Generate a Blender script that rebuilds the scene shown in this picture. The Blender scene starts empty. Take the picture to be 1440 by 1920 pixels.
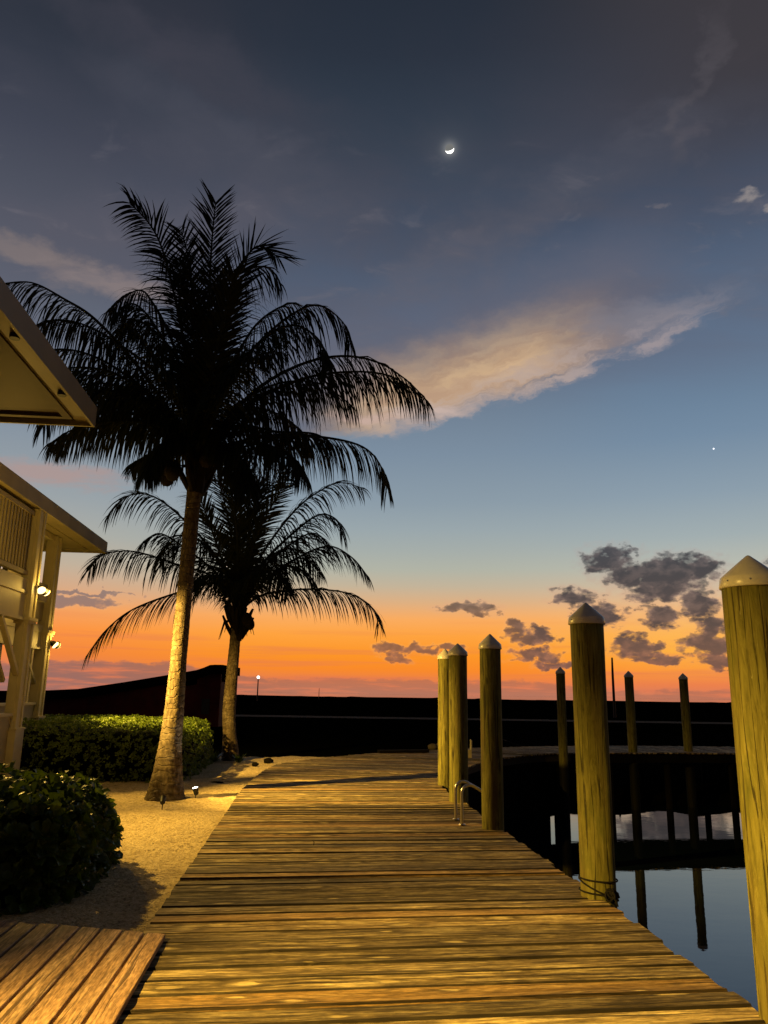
import bpy, bmesh, math, random
from mathutils import Vector, Matrix, noise as mn
from mathutils.geometry import tessellate_polygon
random.seed(7)
scene = bpy.context.scene
COL = scene.collection
R = math.radians

# ------------------------------------------------------------------ camera
cam_d = bpy.data.cameras.new("Camera")
cam_d.sensor_fit = 'VERTICAL'; cam_d.sensor_height = 24.0
cam_d.lens = 24.0 * 1443.0 / 1920.0
cam_d.clip_start = 0.05; cam_d.clip_end = 60000.0
cam = bpy.data.objects.new("Camera", cam_d); COL.objects.link(cam)
cam.matrix_world = Matrix.Translation((0, 0, 1.6)) @ Matrix.Rotation(R(90 + 13.3), 4, 'X') @ Matrix.Rotation(R(0.9), 4, 'Z')
scene.camera = cam
scene.view_settings.view_transform = 'Standard'
scene.view_settings.look = 'None'
scene.view_settings.exposure = 0.0
scene.view_settings.gamma = 1.0
scene.cycles.max_bounces = 6
scene.cycles.diffuse_bounces = 3
scene.cycles.glossy_bounces = 3
scene.cycles.transparent_max_bounces = 4
scene.cycles.sample_clamp_indirect = 4.0
scene.cycles.use_denoising = True
scene.cycles.denoiser = 'OPENIMAGEDENOISE'
scene.cycles.denoising_input_passes = 'RGB_ALBEDO_NORMAL'
scene.cycles.denoising_prefilter = 'ACCURATE'

def s2l(c):
    return tuple(((v / 255.0) / 12.92 if v / 255.0 <= 0.04045 else ((v / 255.0 + 0.055) / 1.055) ** 2.4) for v in c)

# ------------------------------------------------------------------ node helper
class NT:
    def __init__(s, tree):
        s.t = tree; s.n = tree.nodes; s.l = tree.links
    def put(s, sock, v):
        if hasattr(v, 'is_output') or isinstance(v, bpy.types.NodeSocket):
            s.l.new(v, sock)
        elif v is not None:
            if isinstance(v, (tuple, list)) and len(v) == 3 and sock.type == 'RGBA':
                v = (*v, 1.0)
            sock.default_value = v
    def m(s, op, a=None, b=None, c=None, clamp=False):
        n = s.n.new('ShaderNodeMath'); n.operation = op; n.use_clamp = clamp
        for i, v in enumerate((a, b, c)): s.put(n.inputs[i], v)
        return n.outputs[0]
    def v(s, op, a=None, b=None, c=None):
        n = s.n.new('ShaderNodeVectorMath'); n.operation = op
        for i, v in enumerate((a, b, c)): s.put(n.inputs[i], v)
        return n.outputs['Value'] if op in ('LENGTH', 'DISTANCE', 'DOT_PRODUCT') else n.outputs['Vector']
    def comb(s, x=0.0, y=0.0, z=0.0):
        n = s.n.new('ShaderNodeCombineXYZ')
        for i, v in enumerate((x, y, z)): s.put(n.inputs[i], v)
        return n.outputs[0]
    def sep(s, v):
        n = s.n.new('ShaderNodeSeparateXYZ'); s.put(n.inputs[0], v); return n.outputs
    def ss(s, x, a, b, lo=0.0, hi=1.0):
        n = s.n.new('ShaderNodeMapRange'); n.interpolation_type = 'SMOOTHSTEP'
        for i, v in enumerate((x, a, b, lo, hi)): s.put(n.inputs[i], v)
        return n.outputs[0]
    def lin(s, x, a, b, lo=0.0, hi=1.0):
        n = s.n.new('ShaderNodeMapRange'); n.interpolation_type = 'LINEAR'; n.clamp = True
        for i, v in enumerate((x, a, b, lo, hi)): s.put(n.inputs[i], v)
        return n.outputs[0]
    def mix(s, f, a, b):
        n = s.n.new('ShaderNodeMix'); n.data_type = 'RGBA'
        s.put(n.inputs[0], f); s.put(n.inputs[6], a); s.put(n.inputs[7], b)
        return n.outputs[2]
    def ramp(s, f, stops, interp='LINEAR'):
        n = s.n.new('ShaderNodeValToRGB'); cr = n.color_ramp; cr.interpolation = interp
        while len(cr.elements) < len(stops): cr.elements.new(0.5)
        for e, (p, c) in zip(cr.elements, stops):
            e.position = p; e.color = (*c, 1.0)
        s.put(n.inputs[0], f); return n.outputs[0]
    def noise(s, vec, scale=1.0, detail=4.0, rough=0.5, dist=0.0, color=False):
        n = s.n.new('ShaderNodeTexNoise')
        s.put(n.inputs['Vector'], vec); n.inputs['Scale'].default_value = scale
        n.inputs['Detail'].default_value = detail; n.inputs['Roughness'].default_value = rough
        n.inputs['Distortion'].default_value = dist
        return n.outputs['Color'] if color else n.outputs['Fac']
    def voro(s, vec, scale=1.0, feat='F1', dim='3D'):
        n = s.n.new('ShaderNodeTexVoronoi'); n.feature = feat; n.voronoi_dimensions = dim
        s.put(n.inputs['Vector'], vec); n.inputs['Scale'].default_value = scale
        return n
    def bump(s, h, strength=0.5, dist=0.01, normal=None):
        n = s.n.new('ShaderNodeBump'); n.inputs['Strength'].default_value = strength
        n.inputs['Distance'].default_value = dist
        s.put(n.inputs['Height'], h)
        if normal is not None: s.put(n.inputs['Normal'], normal)
        return n.outputs[0]

# ------------------------------------------------------------------ world: dusk sky after sunset
world = bpy.data.worlds.new("World"); scene.world = world; world.use_nodes = True
wt = NT(world.node_tree)
wt.n.clear()
tc = wt.n.new('ShaderNodeTexCoord').outputs['Generated']
d3 = wt.v('NORMALIZE', tc)
dx, dy, dz = wt.sep(d3)
EL = wt.m('MULTIPLY', wt.m('ARCSINE', dz), 57.29578)
AZ = wt.m('MULTIPLY', wt.m('ARCTAN2', dx, dy), 57.29578)
AE = wt.comb(AZ, EL, 0.0)
elf = wt.m('DIVIDE', EL, 60.0, clamp=True)
mid = [(0, (206, 132, 104)), (0.9, (232, 128, 74)), (1.7, (250, 138, 42)), (2.8, (253, 150, 40)), (4.2, (255, 164, 64)), (5.4, (250, 172, 96)),
       (6.6, (222, 176, 130)), (7.8, (196, 180, 154)), (9.0, (178, 180, 166)), (10.4, (166, 174, 170)), (12, (154, 167, 172)), (14, (140, 156, 168)), (17.6, (124, 142, 160)),
       (20.5, (113, 130, 149)), (23.5, (101, 117, 138)), (27.5, (86, 101, 124)), (33, (68, 80, 100)), (38.6, (53, 64, 79)), (44, (43, 51, 64)), (50, (36, 43, 55)), (60, (20, 24, 32))]
rgt = [(0, (214, 126, 92)), (0.9, (236, 128, 76)), (1.9, (252, 156, 62)), (3.2, (255, 180, 66)), (4.6, (253, 184, 92)), (5.8, (246, 188, 122)),
       (7.2, (214, 188, 156)), (9.0, (184, 186, 174)), (11, (162, 174, 176)), (14, (140, 158, 172)), (18, (116, 139, 162)), (20.5, (107, 130, 154)), (24, (96, 116, 141)),
       (28.5, (86, 101, 124)), (33, (66, 80, 102)), (40, (52, 58, 70)), (48, (56, 54, 58)), (60, (34, 38, 48))]
lef = [(0, (198, 126, 110)), (1.0, (210, 124, 92)), (2.4, (244, 134, 62)), (4.0, (252, 148, 68)), (5.4, (244, 162, 98)), (6.8, (216, 170, 134)),
       (8.4, (194, 176, 154)), (10.5, (172, 172, 164)), (13, (154, 162, 166)), (17, (136, 148, 160)), (21, (116, 124, 140)), (25, (98, 104, 118)),
       (30, (84, 88, 101)), (36, (66, 70, 84)), (42, (47, 53, 65)), (50, (40, 46, 57)), (60, (20, 24, 32))]
bck = [(0, (30, 31, 38)), (12, (30, 33, 42)), (30, (28, 33, 44)), (60, (20, 24, 32))]
def rmp(st): return wt.ramp(elf, [(p / 60.0, s2l(c)) for p, c in st])
sky = wt.mix(wt.ss(AZ, 6.0, 24.0), rmp(mid), rmp(rgt))
sky = wt.mix(wt.ss(AZ, -6.0, -26.0), sky, rmp(lef))
sky = wt.mix(wt.ss(dy, 0.75, 0.05), sky, rmp(bck))
# slow banding of the afterglow
band = wt.noise(wt.comb(wt.m('MULTIPLY', AZ, 0.05), wt.m('MULTIPLY', EL, 1.5), 3.0), 1.0, 4.0, 0.55)
sky = wt.mix(wt.m('MULTIPLY', wt.ss(band, 0.5, 0.72), wt.ss(EL, 6.5, 1.5, 0.0, 0.55)), sky, s2l((222, 118, 84)))
# upper veil of grey cloud
pl = wt.v('DIVIDE', wt.comb(dx, dy, 0.0), wt.comb(wt.m('ADD', dz, 0.12), wt.m('ADD', dz, 0.12), 1.0))
pr = wt.v('ADD', wt.v('MULTIPLY', pl, (1.5, 2.2, 1.0)), (3.7, 1.3, 0.0))
veil = wt.noise(pr, 1.1, 7.0, 0.55, 0.5)
fine = wt.noise(wt.v('MULTIPLY', pl, (5.0, 8.0, 1.0)), 1.6, 6.0, 0.6, 0.6)
vm = wt.m('MULTIPLY', wt.ss(veil, 0.36, 0.64), wt.ss(EL, 19.0, 29.0))
vm = wt.m('MULTIPLY', vm, wt.ss(EL, 52.0, 38.0))
vm = wt.m('MULTIPLY', vm, wt.m('ADD', 0.65, wt.m('MULTIPLY', fine, 0.6)), clamp=True)
vcol = wt.ramp(elf, [(20 / 60, s2l((104, 106, 122))), (28 / 60, s2l((90, 92, 106))), (36 / 60, s2l((72, 74, 87))), (45 / 60, s2l((56, 56, 66))), (1.0, s2l((34, 38, 48)))])
sky = wt.mix(wt.m('MULTIPLY', vm, 0.75), sky, vcol)
# brownish corner high on the right
cr_ = wt.m('MULTIPLY', wt.ss(AZ, 14.0, 32.0), wt.ss(EL, 33.0, 41.0))
sky = wt.mix(wt.m('MULTIPLY', cr_, wt.ss(veil, 0.2, 0.6, 0.4, 0.85)), sky, s2l((64, 60, 64)))
# broad wisps across the upper sky
for (c_, an_, hl, hw, am, cc) in [((-11.0, 37.0), -16.0, 15.0, 3.2, 0.65, (78, 80, 92)), ((14.0, 35.0), 14.0, 16.0, 2.2, 0.6, (80, 82, 94)), ((-16.0, 32.0), 8.0, 16.0, 2.8, 0.6, (92, 90, 101)), ((5.0, 31.0), 20.0, 11.0, 2.2, 0.6, (98, 96, 106)), ((-18.0, 42.5), -8.0, 14.0, 1.6, 0.6, (66, 66, 77)), ((25.0, 39.5), 60.0, 5.0, 0.8, 0.4, (90, 86, 92))]:
    q = wt.v('SUBTRACT', wt.v('ADD', AE, wt.v('MULTIPLY', wt.v('SUBTRACT', wt.noise(wt.v('MULTIPLY', AE, (0.16, 0.28, 1.0)), 1.0, 6.0, 0.58, color=True), (0.5, 0.5, 0.5)), (9.0, 7.0, 0.0))), (c_[0], c_[1], 0.0))
    ca, sa = math.cos(R(an_)), math.sin(R(an_))
    dd = wt.v('LENGTH', wt.comb(wt.m('DIVIDE', wt.v('DOT_PRODUCT', q, (ca, sa, 0.0)), hl), wt.m('DIVIDE', wt.v('DOT_PRODUCT', q, (-sa, ca, 0.0)), hw), 0.0))
    sky = wt.mix(wt.m('MULTIPLY', wt.ss(dd, 1.3, 0.1), wt.m('MULTIPLY', wt.ss(fine, 0.3, 0.7, 0.5, 1.0), am)), sky, s2l(cc))
# thin ripples
rip = wt.ss(fine, 0.55, 0.75)
sky = wt.mix(wt.m('MULTIPLY', wt.m('MULTIPLY', rip, 0.35), wt.m('MULTIPLY', wt.ss(EL, 23.0, 27.0), wt.ss(EL, 42.0, 30.0))), sky, s2l((116, 112, 120)))
# warped coordinates for shaped clouds
wn1 = wt.noise(wt.v('MULTIPLY', AE, (0.42, 0.75, 1.0)), 1.0, 7.0, 0.6, color=True)
warp = wt.v('MULTIPLY', wt.v('SUBTRACT', wn1, (0.5, 0.5, 0.5)), (4.2, 2.2, 0.0))
AW = wt.v('ADD', AE, warp)
# long orange-lit band of cloud
def local(P, c, ang):
    q = wt.v('SUBTRACT', P, (c[0], c[1], 0.0)); ca, sa = math.cos(R(ang)), math.sin(R(ang))
    return wt.v('DOT_PRODUCT', q, (ca, sa, 0.0)), wt.v('DOT_PRODUCT', q, (-sa, ca, 0.0))
AW2 = wt.v('ADD', AE, wt.v('MULTIPLY', warp, (1.0, 0.85, 0.0)))
ls, lt = local(AW2, (8.0, 22.9), 14.0)
streak = wt.noise(wt.comb(wt.m('MULTIPLY', ls, 0.16), wt.m('MULTIPLY', lt, 0.8), 9.0), 1.0, 7.0, 0.62, 0.4)
ltn = wt.m('ADD', lt, wt.m('MULTIPLY', wt.m('SUBTRACT', streak, 0.5), 3.3))
grey = wt.m('MULTIPLY', wt.ss(ltn, -1.6, -0.3), wt.ss(lt, 9.5, 2.5))
grey = wt.m('MULTIPLY', grey, wt.m('MULTIPLY', wt.ss(ls, -26.0, -14.0), wt.ss(ls, 19.0, 10.0)))
sky = wt.mix(wt.m('MULTIPLY', grey, 0.75), sky, s2l((101, 100, 113)))
org = wt.m('MULTIPLY', wt.ss(ltn, -1.9, -0.5), wt.ss(lt, 5.2, -0.3))
org = wt.m('MULTIPLY', org, wt.m('MULTIPLY', wt.ss(ls, -16.0, -7.0), wt.ss(ls, 13.0, 2.0)))
ocol = wt.mix(wt.ss(streak, 0.35, 0.65), s2l((194, 156, 120)), s2l((216, 180, 138)))
sky = wt.mix(wt.m('MULTIPLY', org, 0.92), sky, ocol)
wsp = wt.m('MULTIPLY', wt.m('MULTIPLY', wt.ss(ltn, -2.2, -1.0), wt.ss(ltn, 1.2, -0.6)), wt.m('MULTIPLY', wt.ss(ls, -13.0, -6.0), wt.ss(ls, 21.0, 12.0)))
sky = wt.mix(wt.m('MULTIPLY', wsp, wt.ss(streak, 0.4, 0.6, 0.15, 0.7)), sky, s2l((172, 158, 158)))
# cloudlets: (az, el, rx, ry, amount, colour)
for (a_, e_, rx, ry, am, c) in [(3.4, 20.75, 3.4, 0.7, 0.95, (198, 176, 166)), (-1.6, 20.2, 3.0, 0.5, 0.8, (200, 172, 160)), (19.5, 26.3, 5.5, 1.3, 0.55, (128, 126, 136)), (28.1, 32.6, 1.0, 0.35, 0.75, (150, 142, 140)), (28.9, 31.6, 0.8, 0.28, 0.75, (150, 142, 140)),
                                (-27.5, 28.6, 5.0, 0.9, 0.6, (136, 122, 118)), (-21.5, 27.8, 6.0, 1.1, 0.75, (140, 126, 124)), (-24.5, 14.5, 6.0, 1.0, 0.75, (176, 148, 142)), (21.7, 33.2, 0.5, 0.25, 0.5, (112, 108, 114)), (24.4, 37.3, 1.2, 0.8, 0.35, (92, 88, 96))]:
    dd = wt.v('LENGTH', wt.v('MULTIPLY', wt.v('SUBTRACT', AW, (a_, e_, 0.0)), (1 / rx, 1 / ry, 1.0)))
    ff = wt.ss(wt.m('ADD', dd, wt.m('MULTIPLY', wt.m('SUBTRACT', fine, 0.5), 1.4)), 1.25, 0.2)
    sky = wt.mix(wt.m('MULTIPLY', ff, am), sky, s2l(c))
# bank of cloud lying on the horizon
bn = wt.noise(wt.v('MULTIPLY', AE, (0.35, 0.9, 1.0)), 1.0, 6.0, 0.6)
bh = wt.m('ADD', wt.m('MULTIPLY', wt.m('SUBTRACT', bn, 0.5), 2.0), wt.ss(AZ, -11.0, -15.0, 1.25, 2.15))
bh = wt.m('SUBTRACT', bh, wt.ss(AZ, 9.0, 16.0, 0.0, 0.6))
bank = wt.ss(wt.m('SUBTRACT', wt.m('MULTIPLY', bh, 0.88), EL), -0.05, 0.22)
bc = wt.mix(wt.ss(AZ, -22.0, -8.0), s2l((140, 104, 98)), s2l((164, 108, 88)))
bc = wt.mix(wt.ss(wt.noise(wt.v('MULTIPLY', AE, (0.22, 2.6, 1.0)), 1.0, 5.0, 0.6), 0.45, 0.7), bc, s2l((222, 122, 84)))
sky = wt.mix(wt.m('MULTIPLY', bank, wt.ss(AZ, -10.0, -4.0, 0.8, 0.62)), sky, bc)
# cumulus
CUM = [(16.49, 9.67, 1.76, 0.99), (18.44, 8.47, 2.49, 0.97), (20.41, 8.4, 3.11, 1.48), (19.7, 7.31, 2.1, 0.82), (22.01, 8.78, 2.04, 1.1), (13.95, 7.06, 1.42, 0.76), (15.75, 5.75, 1.82, 0.98),
       (19.69, 5.5, 1.32, 0.81), (22.41, 6.35, 1.41, 1.16), (23.08, 4.9, 1.19, 0.64), (11.02, 4.26, 1.96, 0.69), (9.74, 4.79, 0.76, 0.54), (10.98, 2.86, 1.95, 0.42), (12.45, 2.19, 1.7, 0.3),
       (18.15, 3.43, 2.03, 0.88), (17.22, 3.95, 0.93, 0.67), (19.4, 2.55, 1.93, 0.4), (22.75, 3.61, 1.65, 1.0), (23.46, 2.48, 1.3, 0.49), (0.75, 3.21, 1.25, 0.42), (1.26, 2.64, 0.94, 0.35),
       (2.9, 3.36, 1.56, 0.35), (5.23, 3.31, 0.93, 0.35), (6.43, 6.17, 2.26, 0.51), (-21.78, 5.89, 3.14, 0.4), (-21.15, 6.48, 3.17, 0.15), (26.2, 4.4, 1.9, 0.9), (29.0, 8.0, 2.2, 1.2)]
wn2 = wt.noise(wt.v('MULTIPLY', AE, (0.75, 1.15, 1.0)), 1.0, 6.0, 0.5, color=True)
AC = wt.v('ADD', AE, wt.v('MULTIPLY', wt.v('SUBTRACT', wn2, (0.5, 0.5, 0.5)), (3.0, 1.9, 0.0)))
field = None
for (a_, e_, rx, ry) in CUM:
    q = wt.v('MULTIPLY_ADD', AC, (1 / rx, 1 / ry, 0.0), (-a_ / rx, -e_ / ry, 0.0))
    dd = wt.v('LENGTH', q)
    if field is None: field = dd
    else:
        n = wt.n.new('ShaderNodeMath'); n.operation = 'SMOOTH_MIN'; wt.put(n.inputs[0], field); wt.put(n.inputs[1], dd); n.inputs[2].default_value = 0.25
        field = n.outputs[0]
cn = wt.noise(wt.v('MULTIPLY', AE, (1.25, 2.0, 1.0)), 1.0, 7.0, 0.55)
fld = wt.m('ADD', wt.m('SUBTRACT', 1.08, field), wt.m('MULTIPLY', wt.m('SUBTRACT', cn, 0.5), 1.55))
cn2 = wt.noise(wt.v('ADD', wt.v('MULTIPLY', AE, (0.9, 1.5, 1.0)), (7.0, 3.3, 1.0)), 1.0, 5.0, 0.55, 0.3)
cden = wt.m('ADD', wt.m('MULTIPLY', wt.ss(fld, 0.0, 0.2), 0.66), wt.m('MULTIPLY', wt.ss(fld, 0.15, 0.45), 0.34))
rim = wt.m('MULTIPLY', wt.ss(fld, -0.4, 0.08), wt.ss(fld, 0.3, 0.05))
rcol = wt.ramp(elf, [(0.0, s2l((236, 128, 70))), (4 / 60, s2l((255, 176, 84))), (6.5 / 60, s2l((226, 172, 130))), (9 / 60, s2l((176, 164, 156))), (12 / 60, s2l((168, 172, 172)))])
sky = wt.mix(wt.m('MULTIPLY', rim, 0.45), sky, rcol)
ccol = wt.ramp(elf, [(0.0, s2l((130, 84, 74))), (2.5 / 60, s2l((112, 84, 76))), (5 / 60, s2l((76, 68, 70))), (9 / 60, s2l((62, 59, 64))), (14 / 60, s2l((84, 84, 92)))])
clit = wt.ramp(elf, [(0.0, s2l((196, 116, 88))), (3 / 60, s2l((172, 118, 92))), (6 / 60, s2l((146, 118, 106))), (10 / 60, s2l((112, 102, 102))), (14 / 60, s2l((120, 120, 126)))])
ccol = wt.mix(wt.m('MULTIPLY', wt.ss(cn2, 0.40, 0.66), wt.ss(fld, 0.75, 0.1, 0.35, 1.0)), ccol, clit)
ccol = wt.mix(wt.ss(AZ, 0.0, -10.0), ccol, s2l((128, 112, 112)))
sky = wt.mix(wt.m('MULTIPLY', cden, wt.ss(AZ, 8.0, 12.0, 0.8, 0.95)), sky, ccol)
# aureole of thin cloud round the moon
MOON = (5.14, 38.51)
md = Vector((math.sin(R(MOON[0])) * math.cos(R(MOON[1])), math.cos(R(MOON[0])) * math.cos(R(MOON[1])), math.sin(R(MOON[1]))))
mdist = wt.v('DISTANCE', d3, tuple(md))
glow = wt.m('POWER', 2.71828, wt.m('MULTIPLY', wt.m('POWER', wt.m('DIVIDE', mdist, 0.0075), 2.0), -1.0))
glow2 = wt.m('POWER', 2.71828, wt.m('DIVIDE', mdist, -0.012))
sky = wt.v('ADD', sky, wt.v('SCALE', (1.0, 0.98, 0.88)))
sk_add = sky.node
sc_ = sk_add.inputs[1].links[0].from_node
wt.put(sc_.inputs['Scale'], wt.m('ADD', wt.m('MULTIPLY', glow, 0.16), wt.m('MULTIPLY', glow2, 0.035)))
# below the horizon
sky = wt.mix(wt.ss(EL, -0.3, -2.0), sky, s2l((20, 18, 18)))
bg = wt.n.new('ShaderNodeBackground'); wt.put(bg.inputs[0], sky); bg.inputs[1].default_value = 1.0
wo = wt.n.new('ShaderNodeOutputWorld'); wt.l.new(bg.outputs[0], wo.inputs[0])
world.cycles.sampling_method = 'MANUAL'; world.cycles.sample_map_resolution = 512

# ------------------------------------------------------------------ site frame: r to the right of the walk, v along it
CA, SA = math.cos(R(5.3)), math.sin(R(5.3))
def W(r, v, z=0.0): return Vector((r * CA - v * SA, r * SA + v * CA, z))
SITE = Matrix.Rotation(R(5.3), 4, 'Z')

# ------------------------------------------------------------------ objects
def link(name, me, mat=None, parent=None, smooth=False):
    o = bpy.data.objects.new(name, me); COL.objects.link(o)
    if mat is not None: me.materials.append(mat)
    if smooth: me.polygons.foreach_set('use_smooth', [True] * len(me.polygons))
    if parent is not None: o.parent = parent
    return o
def tag(o, label=None, cat=None, group=None, kind=None):
    if label: o['label'] = label
    if cat: o['category'] = cat
    if group: o['group'] = group
    if kind: o['kind'] = kind
    return o
def empty(name, loc, label, cat, group=None, rz=0.0):
    o = bpy.data.objects.new(name, None); COL.objects.link(o)
    o.empty_display_size = 0.1
    o.location = loc; o.rotation_euler = (0, 0, rz)
    return tag(o, label, cat, group)
class MB:
    def __init__(s): s.v = []; s.f = []; s.uv = []; s.tone = []; s.t = 0.5
    def add(s, verts, faces, uvs=None):
        b = len(s.v); s.v += [tuple(p) for p in verts]
        for i, f in enumerate(faces):
            s.f.append(tuple(b + k for k in f)); s.tone.append(s.t)
            s.uv.append(uvs[i] if uvs else [(0, 0)] * len(f))
    def box(s, x0, x1, y0, y1, z0, z1, M=None):
        p = [Vector(q) for q in ((x0, y0, z0), (x1, y0, z0), (x1, y1, z0), (x0, y1, z0), (x0, y0, z1), (x1, y0, z1), (x1, y1, z1), (x0, y1, z1))]
        if M: p = [M @ q for q in p]
        s.add(p, [(0, 3, 2, 1), (4, 5, 6, 7), (0, 1, 5, 4), (1, 2, 6, 5), (2, 3, 7, 6), (3, 0, 4, 7)])
    def bar(s, a, b, w, h, up=(0, 0, 1)):
        a = Vector(a); b = Vector(b); t = (b - a).normalized(); x = t.cross(Vector(up))
        if x.length < 1e-4: x = t.cross(Vector((1, 0, 0)))
        x.normalize(); y = x.cross(t)
        p = [a + x * i * w / 2 + y * j * h / 2 for i, j in ((-1, -1), (1, -1), (1, 1), (-1, 1))]
        p += [q + (b - a) for q in p]
        s.add(p, [(0, 1, 2, 3), (7, 6, 5, 4), (0, 4, 5, 1), (1, 5, 6, 2), (2, 6, 7, 3), (3, 7, 4, 0)])
    def tube(s, pts, rad, n=8, caps=True):
        pts = [Vector(p) for p in pts]
        rad = rad if isinstance(rad, (list, tuple)) else [rad] * len(pts)
        t0 = (pts[1] - pts[0]).normalized(); x = t0.cross(Vector((0, 0, 1)))
        if x.length < 1e-3: x = Vector((1, 0, 0))
        x.normalize(); vs = []; fs = []
        for i, p in enumerate(pts):
            t = (pts[min(i + 1, len(pts) - 1)] - pts[max(i - 1, 0)]).normalized()
            x = (x - t * x.dot(t)).normalized(); y = t.cross(x)
            for k in range(n):
                an = 2 * math.pi * k / n
                vs.append(p + (x * math.cos(an) + y * math.sin(an)) * rad[i])
        for i in range(len(pts) - 1):
            for k in range(n):
                k2 = (k + 1) % n
                fs.append((i * n + k, i * n + k2, (i + 1) * n + k2, (i + 1) * n + k))
        if caps:
            fs.append(tuple(range(n - 1, -1, -1))); b = (len(pts) - 1) * n
            fs.append(tuple(range(b, b + n)))
        s.add(vs, fs)
    def lathe(s, prof, n=24, c=(0, 0, 0), wob=0.0, seed=0):
        vs = []; fs = []; c = Vector(c)
        for i, (r, z) in enumerate(prof):
            for k in range(n):
                an = 2 * math.pi * k / n
                rr = r
                if wob and r > 0: rr = r * (1 + wob * (mn.noise((math.cos(an) * 1.5 + seed, math.sin(an) * 1.5, z * 0.5)) + 0.5 * mn.noise((math.cos(an) * 5 + seed, math.sin(an) * 5, z * 1.1))))
                vs.append(c + Vector((rr * math.cos(an), rr * math.sin(an), z)))
        for i in range(len(prof) - 1):
            for k in range(n):
                k2 = (k + 1) % n
                fs.append((i * n + k, i * n + k2, (i + 1) * n + k2, (i + 1) * n + k))
        fs.append(tuple(range(n - 1, -1, -1))); b = (len(prof) - 1) * n; fs.append(tuple(range(b, b + n)))
        s.add(vs, fs)
    def sphere(s, c, r, n=10, m=7, sq=(1, 1, 1), jit=0.0):
        vs = []; fs = []; c = Vector(c)
        for i in range(m + 1):
            ph = math.pi * i / m
            for k in range(n):
                an = 2 * math.pi * k / n
                q = Vector((math.sin(ph) * math.cos(an) * sq[0], math.sin(ph) * math.sin(an) * sq[1], math.cos(ph) * sq[2]))
                if jit: q *= 1 + jit * mn.noise(q * 1.7 + c)
                vs.append(c + q * r)
        for i in range(m):
            for k in range(n):
                k2 = (k + 1) % n
                fs.append((i * n + k, (i + 1) * n + k, (i + 1) * n + k2, i * n + k2))
        s.add(vs, fs)
    def mesh(s, name):
        me = bpy.data.meshes.new(name); me.from_pydata(s.v, [], s.f)
        uvl = me.uv_layers.new(name="UVMap")
        flat = [c for f in s.uv for u in f for c in u]
        uvl.data.foreach_set('uv', flat)
        at = me.attributes.new('tone', 'FLOAT', 'FACE'); at.data.foreach_set('value', s.tone)
        me.update(); return me
    def build(s, name, mat, parent=None, smooth=False):
        return link(name, s.mesh(name), mat, parent, smooth)

# ------------------------------------------------------------------ materials
def mat(name):
    m = bpy.data.materials.new(name); m.use_nodes = True
    t = NT(m.node_tree); b = m.node_tree.nodes['Principled BSDF']
    return m, t, b
def objco(t): return t.n.new('ShaderNodeTexCoord').outputs['Object']
def attr(t, name):
    n = t.n.new('ShaderNodeAttribute'); n.attribute_name = name; return n.outputs['Fac']

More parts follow.
